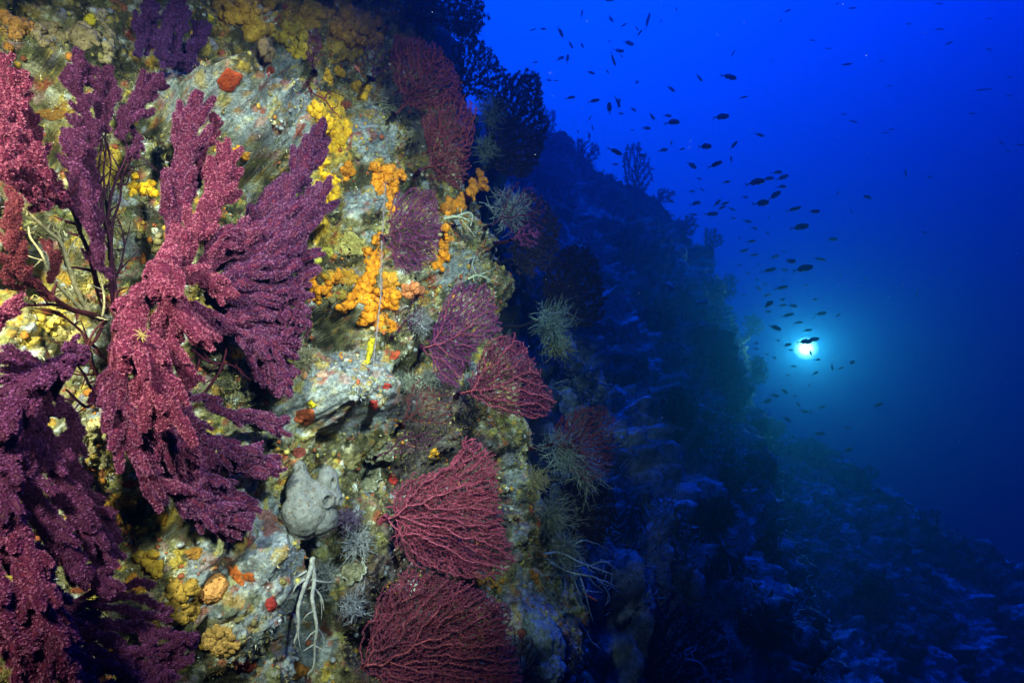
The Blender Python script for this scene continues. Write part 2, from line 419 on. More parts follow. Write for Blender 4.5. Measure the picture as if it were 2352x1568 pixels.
# ------------------------------------------------------------------ builders for branching things
class Tubes:
    """tapering tubes along polylines, collected into one mesh"""
    def __init__(self):
        self.v, self.q, self.c, self.n = [], [], [], 0
        self.lines = []
    def add(self, pts, rad, col, k=5, line=True):
        pts = np.asarray(pts, float); n = len(pts)
        if n < 2: return
        rad = np.broadcast_to(np.asarray(rad, float), (n,))
        t = np.gradient(pts, axis=0); t /= np.linalg.norm(t, axis=1)[:, None] + 1e-9
        ref = np.array([0, 0, 1.]) if abs(t[:, 2]).mean() < .75 else np.array([1., .3, 0])
        a = np.cross(t, ref); a /= np.linalg.norm(a, axis=1)[:, None] + 1e-9
        b = np.cross(t, a)
        th = np.arange(k) / k * 2 * math.pi
        ring = pts[:, None, :] + rad[:, None, None] * (np.cos(th)[None, :, None] * a[:, None, :] + np.sin(th)[None, :, None] * b[:, None, :])
        i = np.arange(n * k).reshape(n, k) + self.n
        j = np.roll(i, -1, axis=1)
        self.v.append(ring.reshape(-1, 3))
        self.q.append(np.stack([i[:-1], j[:-1], j[1:], i[1:]], -1).reshape(-1, 4))
        self.c.append(np.broadcast_to(np.asarray(col, float), (n * k, 3)) if np.ndim(col) == 1 else np.repeat(np.asarray(col, float), k, axis=0))
        self.n += n * k
        if line: self.lines.append((pts, rad, t, a, b))
    def build(self, name, m, parent=None):
        return mesh_np(name, np.concatenate(self.v), quads=np.concatenate(self.q), col=np.concatenate(self.c), mat=m)
    def scatter(self, spacing, ring_spacing=None, rmin=1, ids=False, vein=None):
        """points and outward normals spread over the tubes"""
        ps, ns, ts, who = [], [], [], []
        for li, (pts, rad, t, a, b) in enumerate(self.lines):
            seg = np.linalg.norm(np.diff(pts, axis=0), axis=1); s = np.r_[0, np.cumsum(seg)]
            L_ = s[-1]; rm = rad.mean()
            m_ = max(rmin, int(2 * math.pi * rm / (ring_spacing or spacing)))
            n = max(1, int(L_ / spacing * m_))
            x = RNG.uniform(0, L_, n)
            if vein:                      # the thick main veins stay nearly bare
                x = x[(np.interp(x, s, rad) < vein) | (RNG.uniform(size=n) < .25)]; n = len(x)
                if n == 0: continue
            f = lambda arr: np.stack([np.interp(x, s, arr[:, i]) for i in range(3)], 1)
            th = RNG.uniform(0, 2 * math.pi, n)
            nn = np.cos(th)[:, None] * f(a) + np.sin(th)[:, None] * f(b)
            nn /= np.linalg.norm(nn, axis=1)[:, None] + 1e-9
            ps.append(f(pts) + nn * np.interp(x, s, rad)[:, None]); ns.append(nn); ts.append(f(t)); who.append(np.full(n, li))
        if ids: return np.concatenate(ps), np.concatenate(ns), np.concatenate(ts), np.concatenate(who)
        return np.concatenate(ps), np.concatenate(ns), np.concatenate(ts)

def polyps(name, p, n, size, cb, ct, K=5, m=None, spread=.75, bright=.25, cbright=None):
    """a crown of thin tentacles at every point; darker foot, paler tips, some crowns wide open and pale"""
    N = len(p)
    ref = RNG.normal(size=(N, 3)); a = np.cross(n, ref); a /= np.linalg.norm(a, axis=1)[:, None] + 1e-9; b = np.cross(n, a)
    sz = size * RNG.uniform(.6, 1.25, N)
    th = (np.arange(K)[None, :] / K + RNG.uniform(0, 1, (N, 1))) * 2 * math.pi + RNG.uniform(-.3, .3, (N, K))
    rad = np.cos(th)[..., None] * a[:, None, :] + np.sin(th)[..., None] * b[:, None, :]
    sid = -np.sin(th)[..., None] * a[:, None, :] + np.cos(th)[..., None] * b[:, None, :]
    sp_ = spread * RNG.uniform(.6, 1.2, (N, K, 1))
    tip = p[:, None, :] + sz[:, None, None] * (n[:, None, :] * RNG.uniform(.7, 1.1, (N, K, 1)) + rad * sp_)
    br = RNG.uniform(size=(N, 1)) < bright
    w = sz[:, None, None] * np.where(br, .25, .13)[:, :, None]
    foot = p[:, None, :] - n[:, None, :] * .0006
    v = np.stack([foot + sid * w, foot - sid * w, tip], 2).reshape(-1, 3)
    tris = np.arange(N * K * 3).reshape(-1, 3)
    vary = RNG.uniform(.65, 1.3, (N, 1))
    c_b = np.broadcast_to(np.array(cb), (N, 3)) * vary; c_t = np.broadcast_to(np.array(ct), (N, 3)) * vary * .50
    c_t = np.where(br, (np.array(cbright)[None] * .34 + c_t * 1.3 if cbright is not None else np.minimum(c_t * 1.7 + .06, .9)), c_t)
    col = np.stack([np.repeat(c_b[:, None], K, 1), np.repeat(c_b[:, None], K, 1), np.repeat(c_t[:, None], K, 1)], 2).reshape(-1, 3)
    return mesh_np(name, v, tris=tris, col=col, mat=m or M_POLYP, smooth=False)

def spline(ctrl, step):
    """Catmull-Rom through control rows, resampled to about `step` (first two columns)"""
    c = np.asarray(ctrl, float); n = len(c)
    if n == 2: c = np.stack([c[0], (c[0] + c[1]) / 2, c[1]]); n = 3
    e = np.concatenate([[2 * c[0] - c[1]], c, [2 * c[-1] - c[-2]]])
    out = []
    for i in range(n - 1):
        p0, p1, p2, p3 = e[i:i + 4]
        m_ = max(2, int(np.hypot(*(p2 - p1)[:2]) / step))
        f = (np.arange(m_) / m_)[:, None]
        out.append(.5 * (2 * p1 + (p2 - p0) * f + (2 * p0 - 5 * p1 + 4 * p2 - p3) * f ** 2 + (3 * p1 - p0 - 3 * p2 + p3) * f ** 3))
    out.append(c[-1:])
    return np.concatenate(out)
def lift_path(ctrl, step=6, wob=.0, seed=0, fine=.0):
    """control rows (u, v, metres in front of the wall, ...) -> points in the scene and the remaining columns"""
    rows = [list(r) + [depth0(r[0], r[1])] for r in ctrl]
    s = spline(rows, step)
    d = s[:, -1] - s[:, 2]
    pts = np.stack([(s[:, 0] - 1176) / FPX * d, d, (784 - s[:, 1]) / FPX * d], 1)
    if wob:
        q = pts * 14 + seed * 3.7
        pts = pts + np.stack([pn(q, 201), pn(q, 202), pn(q, 203)], 1) * wob + np.stack([pn(q * 2.6, 204), pn(q * 2.6, 205), pn(q * 2.6, 206)], 1) * fine
    return pts, s, d

def frond_gorgonian(label, base, strokes, cb, ct, core, polyp=.0030, gap=.0022, twigs=(), bright=.25, K=6, cbright=None):
    """a near gorgonian: thick feathery branches along strokes [(u, v, lift), ...] + width, thin bare twigs, and a stem at its base"""
    root = empty('gorgonian', P(base[0], base[1], depth0(base[0], base[1])), label, 'gorgonian', 'gorgonian sea fans on the cliff')
    T, B = Tubes(), Tubes()
    tint = []
    for k, (w, ctrl, *shade_vio) in enumerate(strokes):
        shade_vio = shade_vio[0] if shade_vio else 0.; n_before = len(T.lines)
        pts, s, d = lift_path(ctrl, 5, .020, k, .009)
        n = len(pts); f = np.linspace(0, 1, n)
        W = 1.2 * w * d / FPX
        prof = (.55 + .45 * sm(0, .35, f)) * (1 - .7 * sm(.88, 1, f) ** 1.5)
        lump = 1 + .35 * pn(pts * 30 + k * 5, 77)
        core_r = W * .25 * prof * lump
        cc = np.array(core)[None] * (1 + .4 * pn(pts * 40, 78))[:, None]
        T.add(pts, core_r, cc, 7)
        t = np.gradient(pts, axis=0); t /= np.linalg.norm(t, axis=1)[:, None] + 1e-9
        seglen = np.linalg.norm(np.diff(pts, axis=0), axis=1).mean()
        m_ = int(n * seglen / (W.mean() * .115)) + 3
        for j in range(m_):
            i = RNG.integers(0, n - 1)
            r_ = np.array(RNG.normal(size=3)); perp = r_ - t[i] * r_.dot(t[i]); perp /= np.linalg.norm(perp) + 1e-9
            L_ = W[i] * prof[i] * RNG.uniform(.28, .86)
            q0 = pts[i]; q1 = q0 + perp * L_ * .55 + t[i] * L_ * .45; q2 = q1 + perp * L_ * .22 + t[i] * L_ * .75
            T.add(np.stack([q0, (q0 + q1) / 2, q1, (q1 + q2) / 2, q2]), W[i] * np.array([.13, .125, .115, .095, .04]) * RNG.uniform(.8, 1.2) + .0008, np.array(core) * RNG.uniform(.7, 1.2), 5)
        tint += [shade_vio] * (len(T.lines) - n_before)
    for k, (w, ctrl) in enumerate(twigs):
        pts, s, d = lift_path(ctrl, 5, .008, k + 50)
        r_ = w * d / FPX * .5
        B.add(pts, r_ * np.linspace(1, .45, len(pts)), np.array(core) * .7, 6)
        for j in range(int(len(pts) / 5)):
            i = RNG.integers(1, len(pts) - 1)
            q = pts[i]; dirn = (pts[i] - pts[i - 1]); dirn /= np.linalg.norm(dirn) + 1e-9
            dv = dirn * .7 + RNG.normal(size=3) * .55; L_ = RNG.uniform(.015, .04)
            B.add(np.stack([q, q + dv * L_ * .5, q + dv * L_ + RNG.normal(size=3) * .004]), np.array([r_[i] * .6, r_[i] * .45, .0008]), np.array(core) * .7, 4)
    br = T.build('branches', M_BRANCH)
    pp, nn, tt, who = T.scatter(gap, ids=True)
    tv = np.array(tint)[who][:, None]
    cb = np.array(cb) * (1 - tv) + np.array((.045, .005, .04)) * tv; ct = np.array(ct) * (1 - tv) + np.array((.12, .022, .18)) * tv  # violet on strokes turned from the light: shade put into polyp colour
    nn = nn + tt * .25; nn /= np.linalg.norm(nn, axis=1)[:, None]
    po = polyps('polyps', pp, nn, polyp, cb, ct, K, bright=bright, cbright=cbright)
    po['kind'] = 'stuff'
    st = B.build('stem', M_BRANCH) if B.n else None
    adopt(root, br, po, st)
    return root

def in_poly(poly, x, y):
    poly = np.asarray(poly, float); n = len(poly); c = np.zeros(len(x), bool)
    for i in range(n):
        x1, y1 = poly[i]; x2, y2 = poly[i - 1]
        cond = ((y1 > y) != (y2 > y)) & (x < (x2 - x1) * (y - y1) / (y2 - y1 + 1e-12) + x1)
        c ^= cond
    return c
def colonize(poly, base, spacing, seed=0, drift=.25):
    """grow a branching network from base through the outline (all in frame units); nodes, parents"""
    rg = np.random.default_rng(seed)
    poly = np.asarray(poly, float)
    x0, y0 = poly.min(0); x1, y1 = poly.max(0)
    gx, gy = np.meshgrid(np.arange(x0, x1, spacing), np.arange(y0, y1, spacing))
    a = np.stack([gx.ravel(), gy.ravel()], 1) + rg.uniform(-.5, .5, (gx.size, 2)) * spacing
    a = a[in_poly(poly, a[:, 0], a[:, 1])]
    step = spacing * .55; kill = spacing * .85
    nodes = [np.array(base, float)]; par = [-1]; dirs = [(poly.mean(0) - nodes[0]) / (np.linalg.norm(poly.mean(0) - nodes[0]) + 1e-9)]
    near = np.zeros(len(a), int); nd = np.linalg.norm(a - nodes[0], axis=1)
    alive = np.ones(len(a), bool)
    for it in range(400):
        if not alive.any(): break
        idx = np.where(alive)[0]
        # only attractors within reach pull, unless nothing is in reach
        reach = nd[idx] < spacing * 4.5
        use = idx[reach] if reach.any() else idx[np.argsort(nd[idx])[:3]]
        grow = {}
        for i in use:
            grow.setdefault(near[i], []).append(i)
        new = []
        for k, lst in grow.items():
            v = a[lst] - nodes[k]; v = (v / (np.linalg.norm(v, axis=1)[:, None] + 1e-9)).mean(0)
            v = v / (np.linalg.norm(v) + 1e-9) + drift * dirs[k] + rg.normal(size=2) * .3
            v /= np.linalg.norm(v) + 1e-9
            q = nodes[k] + v * step
            nodes.append(q); par.append(k); dirs.append(v); new.append(len(nodes) - 1)
        NN = np.array([nodes[k] for k in new])
        D = np.linalg.norm(a[idx][:, None, :] - NN[None], axis=2)
        j = D.argmin(1); dm = D[np.arange(len(idx)), j]
        better = dm < nd[idx]
        nd[idx[better]] = dm[better]; near[idx[better]] = np.array(new)[j[better]]
        dead = nd[idx] < kill
        alive[idx[dead]] = False
        if len(nodes) > 6000: break
    return np.array(nodes), np.array(par)
def chains(nodes, par):
    n = len(nodes); kids = [[] for _ in range(n)]
    for i in range(1, n): kids[par[i]].append(i)
    tips = np.zeros(n)
    for i in range(n - 1, -1, -1):
        tips[i] = max(1, sum(tips[k] for k in kids[i]))
    out = []; stack = [(0, None)]
    while stack:
        i, frm = stack.pop()
        ch = [frm] if frm is not None else []
        while True:
            ch.append(i)
            if not kids[i]: break
            ks = sorted(kids[i], key=lambda k: -tips[k])
            for k in ks[1:]: stack.append((k, i))
            i = ks[0]
        if len(ch) > 1: out.append(ch)
    return out, tips
def fan_gorgonian(label, poly, base, d0, cb, ct, core, spacing=8., tilt=(0, 0), cup=.03, thin=1.0, polyp=.0036, gap=.005, seed=0, K=5, bright=.25,
                  anchor=True, group='gorgonian sea fans on the cliff', cbright=None, layers=1, wave=.02, name='gorgonian', cat='gorgonian', veins=False, vein_col=(.34, .06, .09)):
    """a fan: a branching network grown through its outline, standing at its own depth and tilt; tilt in metres of depth per frame unit"""
    poly = np.asarray(poly, float); ctr = poly.mean(0); ext = np.abs(poly - ctr).max()
    T = Tubes(); N_LINES = []
    rgf = np.random.default_rng(seed + 4000)
    order = poly[np.argsort(np.linalg.norm(poly - np.array(base), axis=1))]
    for ly in range(layers + (1 if veins else 0)):
        vein = veins and ly == 0
        foot = np.array(base, float)
        if not vein and ly > (1 if veins else 0):        # further sheets rise from points along the foot of the fan
            foot = foot * .35 + order[(ly - 1) % min(4, len(order))] * .65
        nodes, par = colonize(poly if ly == 0 else ctr + (poly - ctr) * (.99 - .04 * ly), foot, spacing * 2.6 if vein else spacing, seed + ly * 31, .3 if vein else .12)
        ch, tips = chains(nodes, par)
        wq_ = np.stack([nodes[:, 0] / 42, nodes[:, 1] / 42, np.full(len(nodes), seed * 2.7 + ly)], 1)
        u = nodes[:, 0] + 9 * pn(wq_, 311) + 3.5 * pn(wq_ * 2.6, 312); v = nodes[:, 1] + 11 * pn(wq_, 313) + 4 * pn(wq_ * 2.6, 314)
        u = u + (nodes[0, 0] - u[0]); v = v + (nodes[0, 1] - v[0])
        r2 = ((u - ctr[0]) ** 2 + (v - ctr[1]) ** 2) / ext ** 2
        q = np.stack([u / 60, v / 60, np.full_like(u, seed * 1.3)], 1)
        d = d0 + tilt[0] * (u - base[0]) + tilt[1] * (v - base[1]) + cup * r2 + max(ly, 0) * .006 + wave * pn(q, 301) * 1.8 + wave * .6 * pn(q * 3, 302)
        d = d + .008 * pn(np.stack([u / 9, v / 9, np.full_like(u, ly * 3.1)], 1), 303)
        if vein: d = d - .006
        pts = np.stack([(u - 1176) / FPX * d, d, (784 - v) / FPX * d], 1)
        far_k = d0 / 1.8 if d0 > 2.2 else 1
        rad = thin * far_k * (.00075 * np.power(tips, .26) if vein or not veins else .0008 * np.power(tips, .12))
        vc = np.array(vein_col) if vein else np.array(core)
        for c in ch:
            rr = rad[c].copy(); rr[0] = min(rr[0], rr[min(1, len(rr) - 1)]); rr[-1] *= .5
            T.add(pts[c], rr, np.repeat((vc * RNG.uniform(.75, 1.25))[None], len(c), 0), 5 if d0 < 2.4 else 3)
    b3 = P(base[0], base[1], d0)
    root = empty(name, b3, label, cat, group)
    S = Tubes()
    if anchor:
        loc = None
        for k in range(40):                              # nearest rock behind or beside the foot
            loc, nr = hit(base[0] - 8 * k, base[1] + 2 * k)
            if loc is not None and abs(loc.y - d0) < .5: break
        if loc is not None:
            a_ = np.array(loc) - np.array(nr) * .02; e_ = np.array(b3)
            mid = (a_ + e_) / 2 + np.array(nr) * .02
            S.add(np.stack([a_, (a_ + mid) / 2, mid, (mid + e_) / 2, e_]), np.array([.012, .0075, .0065, .006, .0055]) * thin, np.array(core) * .8, 7)
    br = T.build('branches', M_BRANCH)
    pp, nn, tt = T.scatter(gap, rmin=2, vein=(.0016 if veins else .0031) * thin)
    nn = nn + tt * .35; nn /= np.linalg.norm(nn, axis=1)[:, None]
    po = polyps('polyps', pp, nn, polyp, cb, ct, K, bright=bright, cbright=cbright); po['kind'] = 'stuff'
    st = S.build('stem', M_BRANCH) if S.n else None
    adopt(root, br, po, st)
    return root
# the colours of living gorgonians: red purple, dark red, blue purple; BK is painted shade
RP = dict(cb=(.10, .007, .03), ct=(.36, .042, .13), core=(.085, .007, .025), cbright=(.85, .34, .42))
PU = dict(cb=(.07, .008, .045), ct=(.19, .028, .14), core=(.05, .006, .025), cbright=(.45, .18, .42))
DR = dict(cb=(.15, .018, .03), ct=(.30, .055, .08), core=(.10, .016, .02), cbright=(.34, .11, .12))
BK = dict(cb=(.015, .008, .014), ct=(.03, .016, .028), core=(.012, .008, .012), cbright=(.05, .03, .05))  # near black stands in for fans out of the strobes, in silhouette
VI = dict(cb=(.12, .018, .11), ct=(.27, .06, .28), core=(.13, .018, .07), cbright=(.42, .19, .40))

# ------------------------------------------------------------------ near gorgonians on the cliff
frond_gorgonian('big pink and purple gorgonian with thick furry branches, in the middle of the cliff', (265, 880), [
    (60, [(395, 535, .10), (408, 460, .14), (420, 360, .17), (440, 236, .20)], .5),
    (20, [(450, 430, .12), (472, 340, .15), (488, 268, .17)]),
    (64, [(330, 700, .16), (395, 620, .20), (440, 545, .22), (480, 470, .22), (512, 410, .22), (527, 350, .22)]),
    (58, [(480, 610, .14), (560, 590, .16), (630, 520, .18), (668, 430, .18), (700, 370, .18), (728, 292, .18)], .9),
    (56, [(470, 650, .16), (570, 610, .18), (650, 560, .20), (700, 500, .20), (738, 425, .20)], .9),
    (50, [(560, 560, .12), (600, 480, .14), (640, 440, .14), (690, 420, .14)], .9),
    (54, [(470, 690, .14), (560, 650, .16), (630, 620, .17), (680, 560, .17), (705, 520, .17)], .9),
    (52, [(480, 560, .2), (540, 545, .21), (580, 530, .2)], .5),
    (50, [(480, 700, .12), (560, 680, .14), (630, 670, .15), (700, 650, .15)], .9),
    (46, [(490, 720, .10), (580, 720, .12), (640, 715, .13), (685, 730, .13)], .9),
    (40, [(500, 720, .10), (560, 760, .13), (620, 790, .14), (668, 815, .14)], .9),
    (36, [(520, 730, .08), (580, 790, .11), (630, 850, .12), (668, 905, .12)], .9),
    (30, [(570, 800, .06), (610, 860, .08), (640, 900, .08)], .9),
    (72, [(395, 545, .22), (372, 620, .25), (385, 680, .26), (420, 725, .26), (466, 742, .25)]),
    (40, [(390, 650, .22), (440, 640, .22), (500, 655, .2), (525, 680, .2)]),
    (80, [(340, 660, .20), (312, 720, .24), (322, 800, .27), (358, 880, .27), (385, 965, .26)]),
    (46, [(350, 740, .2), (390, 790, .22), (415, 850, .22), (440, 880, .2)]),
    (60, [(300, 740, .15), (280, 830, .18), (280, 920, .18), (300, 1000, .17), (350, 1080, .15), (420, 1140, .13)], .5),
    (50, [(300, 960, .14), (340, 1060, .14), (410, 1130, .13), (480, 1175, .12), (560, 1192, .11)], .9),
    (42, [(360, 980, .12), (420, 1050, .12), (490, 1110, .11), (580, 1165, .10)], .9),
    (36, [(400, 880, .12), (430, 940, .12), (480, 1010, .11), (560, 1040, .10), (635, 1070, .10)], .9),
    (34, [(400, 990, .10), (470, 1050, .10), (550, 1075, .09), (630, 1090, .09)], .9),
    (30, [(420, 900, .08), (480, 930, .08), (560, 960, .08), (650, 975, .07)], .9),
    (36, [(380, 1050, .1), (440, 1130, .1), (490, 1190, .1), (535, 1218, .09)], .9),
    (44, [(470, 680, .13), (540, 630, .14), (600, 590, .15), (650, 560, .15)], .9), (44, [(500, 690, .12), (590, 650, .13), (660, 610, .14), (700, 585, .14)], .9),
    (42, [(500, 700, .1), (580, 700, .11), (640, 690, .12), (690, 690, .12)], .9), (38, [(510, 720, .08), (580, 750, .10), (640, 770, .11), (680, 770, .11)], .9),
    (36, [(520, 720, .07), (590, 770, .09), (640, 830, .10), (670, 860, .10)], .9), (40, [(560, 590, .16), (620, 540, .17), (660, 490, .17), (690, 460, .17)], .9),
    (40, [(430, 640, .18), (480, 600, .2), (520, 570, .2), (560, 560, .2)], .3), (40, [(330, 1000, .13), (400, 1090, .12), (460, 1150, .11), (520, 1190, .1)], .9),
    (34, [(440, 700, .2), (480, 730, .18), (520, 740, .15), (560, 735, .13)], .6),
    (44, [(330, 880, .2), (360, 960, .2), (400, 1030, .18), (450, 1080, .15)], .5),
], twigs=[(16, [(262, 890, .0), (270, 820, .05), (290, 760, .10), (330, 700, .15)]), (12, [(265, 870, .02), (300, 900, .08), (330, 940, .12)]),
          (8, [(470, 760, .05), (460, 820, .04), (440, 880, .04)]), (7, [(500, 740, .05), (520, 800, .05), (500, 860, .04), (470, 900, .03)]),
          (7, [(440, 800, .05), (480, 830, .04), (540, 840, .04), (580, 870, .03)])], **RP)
frond_gorgonian('furry pink gorgonian with upright branches at the cliff edge beside the pale bare coral', (240, 690), [
    (36, [(145, 470, .16), (110, 430, .2), (70, 370, .22), (40, 290, .22), (36, 162, .22)]),
    (30, [(110, 450, .15), (66, 380, .18), (20, 300, .2), (4, 210, .2), (2, 140, .2)]),
    (34, [(140, 465, .14), (110, 390, .17), (85, 320, .18), (62, 240, .18), (50, 190, .18)]),
    (30, [(150, 470, .12), (120, 440, .17), (60, 400, .21), (14, 340, .22), (0, 250, .22)]),
    (34, [(145, 465, .16), (90, 460, .2), (45, 430, .22), (12, 370, .23), (-10, 300, .23)]),
], twigs=[(14, [(240, 700, .02), (195, 560, .07), (170, 500, .11), (140, 460, .15)])], **RP)
frond_gorgonian('slender gorgonian with bare dark twigs and tall furry purple tips', (258, 700), [
    (30, [(205, 330, .10), (190, 260, .12), (175, 190, .13), (182, 118, .13)]),
    (26, [(235, 320, .09), (238, 250, .10), (215, 180, .12), (198, 135, .12)]),
    (18, [(240, 300, .08), (252, 230, .10), (250, 180, .1), (250, 152, .10)]),
    (34, [(270, 310, .10), (300, 250, .12), (330, 215, .13), (368, 182, .13)]),
    (34, [(235, 600, .12), (205, 520, .15), (180, 440, .16), (170, 370, .17), (160, 300, .17)]),
    (26, [(210, 500, .1), (200, 420, .11), (190, 330, .11), (176, 270, .11)]),
    (28, [(250, 640, .08), (222, 560, .11), (200, 470, .13)]),
    (16, [(300, 290, .08), (310, 320, .08), (300, 360, .07)]),
], twigs=[(9, [(262, 700, .01), (255, 600, .06), (240, 480, .08), (215, 380, .09), (203, 330, .10)]),
          (8, [(262, 690, .02), (250, 560, .06), (230, 420, .08), (236, 320, .09)]),
          (7, [(255, 600, .05), (245, 500, .07), (262, 420, .08), (290, 350, .08), (272, 300, .09)]),
          (6, [(255, 560, .05), (270, 470, .06), (285, 400, .06), (305, 345, .06), (310, 300, .07)]),
          (6, [(250, 520, .05), (240, 430, .06), (245, 340, .07), (225, 300, .08)]),
          (5, [(265, 640, .03), (285, 560, .04), (270, 500, .04)]), (5, [(260, 420, .06), (290, 420, .05), (300, 380, .05)]),
          (5, [(245, 330, .06), (255, 380, .06), (240, 440, .06)])], bright=.18, **{**PU, 'ct': (.20, .03, .12)})
frond_gorgonian('drooping dark purple gorgonian below the white bare coral, branches hanging like fur', (232, 905), [
    (56, [(185, 820, .16), (130, 840, .2), (70, 880, .22), (20, 940, .23), (-10, 1010, .23)]),
    (44, [(165, 830, .15), (110, 870, .18), (60, 860, .2), (20, 850, .2)]),
    (50, [(140, 860, .14), (110, 940, .18), (110, 1040, .19), (145, 1130, .18), (200, 1215, .17), (280, 1280, .15)]),
    (52, [(110, 880, .15), (66, 980, .19), (70, 1110, .2), (120, 1220, .19), (180, 1300, .18), (245, 1350, .16)]),
    (50, [(70, 900, .16), (24, 1000, .2), (20, 1120, .21), (50, 1240, .2), (90, 1330, .19), (130, 1400, .18)]),
    (34, [(140, 900, .10), (160, 990, .12), (180, 1090, .13), (220, 1180, .12), (270, 1240, .12)]),
    (36, [(130, 1000, .12), (170, 1110, .13), (210, 1190, .12), (240, 1250, .11)]),
    (44, [(10, 960, .2), (-10, 1060, .22), (0, 1160, .22), (30, 1250, .22)]),
    (30, [(60, 850, .16), (40, 830, .18), (20, 822, .18)]),
    (30, [(150, 815, .17), (170, 805, .18), (185, 815, .17)]),
], twigs=[(10, [(235, 905, .0), (210, 890, .05), (180, 840, .12)]), (9, [(235, 905, .0), (200, 930, .05), (150, 900, .1)])], bright=.15, **PU)
frond_gorgonian('rosy gorgonian sweeping down along the bottom corner of the cliff', (-20, 1200), [
    (58, [(0, 1180, .2), (40, 1240, .22), (85, 1320, .23), (110, 1400, .23), (120, 1480, .22), (150, 1568, .2)]),
    (52, [(-20, 1240, .2), (4, 1340, .22), (20, 1440, .22), (60, 1520, .21), (110, 1590, .2)]),
    (44, [(60, 1290, .18), (105, 1370, .2), (140, 1430, .2), (130, 1500, .2)]),
    (38, [(90, 1380, .16), (150, 1440, .17), (160, 1500, .17), (210, 1580, .16)]),
    (36, [(10, 1400, .16), (40, 1500, .17), (70, 1580, .17)]),
], bright=.22, **{**RP, 'ct': (.30, .045, .18)})
frond_gorgonian('blue violet gorgonian tuft hanging at the very top of the cliff', (462, 160), [
    (24, [(312, 132, .06), (322, 90, .08), (335, 40, .09), (350, -10, .09)]),
    (20, [(330, 120, .06), (345, 70, .07), (340, 20, .07)]),
    (24, [(440, 140, .06), (380, 130, .09), (375, 80, .1), (395, 40, .1), (415, -5, .1)]),
    (18, [(370, 145, .08), (372, 100, .09), (400, 60, .1), (422, 25, .1)]),
    (21, [(455, 160, .05), (415, 130, .08), (405, 90, .09), (420, 60, .1), (438, 32, .1)]),
    (18, [(470, 165, .04), (440, 130, .07), (450, 90, .08), (480, 58, .08)]),
    (14, [(480, 170, .03), (450, 150, .05), (440, 110, .06), (462, 48, .07)]),
], bright=.1, cb=(.06, .016, .09), ct=(.12, .035, .22), core=(.05, .01, .06), cbright=(.28, .14, .42))
frond_gorgonian('violet gorgonian with fine flat branches spreading over the ochre sponge, low on the cliff', (150, 1395), [
    (22, [(150, 1395, .06), (240, 1430, .09), (330, 1450, .1), (440, 1462, .1)]),
    (24, [(150, 1420, .08), (240, 1470, .1), (340, 1490, .11), (452, 1480, .1)]),
    (26, [(150, 1440, .08), (240, 1500, .1), (330, 1520, .1), (440, 1512, .1)]),
    (28, [(150, 1470, .1), (230, 1530, .11), (310, 1560, .11), (400, 1545, .1)]),
    (28, [(140, 1500, .12), (220, 1570, .12), (300, 1590, .11)]),
    (15, [(160, 1390, .05), (250, 1390, .07), (330, 1400, .08), (400, 1420, .08)]),
    (13, [(170, 1380, .05), (250, 1350, .06), (320, 1340, .07), (350, 1350, .07)]),
    (13, [(200, 1380, .05), (270, 1370, .06), (340, 1375, .07), (390, 1395, .07)]),
], twigs=[(9, [(100, 1370, .0), (150, 1390, .04), (200, 1400, .06)])], bright=.14, **PU)
frond_gorgonian('dark red brown gorgonian with bare curving stem at the cliff edge', (235, 735), [
    (22, [(20, 560, .2), (10, 500, .22), (8, 440, .22)]),
    (26, [(120, 690, .14), (70, 640, .17), (40, 580, .19), (30, 500, .2)]),
    (16, [(60, 660, .15), (20, 640, .17), (-10, 600, .18)]),
    (16, [(110, 650, .12), (130, 600, .12), (120, 560, .12)]),
], twigs=[(16, [(240, 735, .02), (200, 720, .08), (140, 700, .12), (80, 640, .17)]), (9, [(140, 700, .1), (90, 700, .14), (30, 690, .18)]), (9, [(240, 740, .02), (205, 790, .06), (180, 760, .08), (135, 720, .1)]),
          (8, [(245, 830, .02), (225, 800, .05), (190, 770, .07)]), (8, [(250, 900, .0), (220, 860, .05), (200, 810, .08), (215, 760, .09), (240, 735, .08)]),
          (9, [(255, 880, .02), (250, 820, .05), (262, 760, .07), (262, 700, .08)]), (7, [(250, 860, .02), (200, 860, .06), (160, 850, .08)])], bright=.06, **DR)
frond_gorgonian('short pink furry branch tip poking in above the drooping dark purple gorgonian', (-60, 840), [
    (24, [(-40, 810, .2), (0, 770, .26), (20, 730, .27), (44, 690, .27)])], **RP)
print('fronds', round(time.time() - T0, 1))

# ------------------------------------------------------------------ fans along the edge of the cliff
fan_gorgonian('dark red fan with frayed seaward edge, upper of the joined pair near the cliff top', [(898, 74), (960, 76), (1010, 100), (1040, 140), (1066, 185), (1060, 232), (1010, 250), (960, 262), (925, 240), (900, 190), (890, 120)], (905, 262), 1.72, spacing=4.4, tilt=(-.0006, .0003), veins=True, vein_col=(.16, .03, .04), seed=1, gap=.0036, polyp=.0032, wave=.03, layers=3, **DR)
fan_gorgonian('dark red fan like a tall cape beneath its upper twin, beside the black fan', [(990, 215), (1060, 205), (1096, 240), (1092, 300), (1085, 360), (1075, 410), (1056, 440), (1010, 425), (985, 390), (972, 330), (962, 270)], (962, 395), 1.70, spacing=4.4, tilt=(-.0006, .0002), veins=True, vein_col=(.16, .03, .04), seed=2, gap=.0036, polyp=.0032, wave=.03, layers=3, **DR)
fan_gorgonian('plum purple fan with wiry arching branches above the orange finger sponge', [(905, 440), (960, 420), (1005, 430), (1012, 480), (1020, 530), (1010, 590), (985, 620), (940, 640), (900, 620), (888, 560), (890, 490)], (878, 545), 1.62, spacing=4.6, tilt=(-.0004, .0002), veins=True, vein_col=(.16, .03, .04), seed=3, gap=.0036, polyp=.0030, wave=.03, layers=3, **VI)
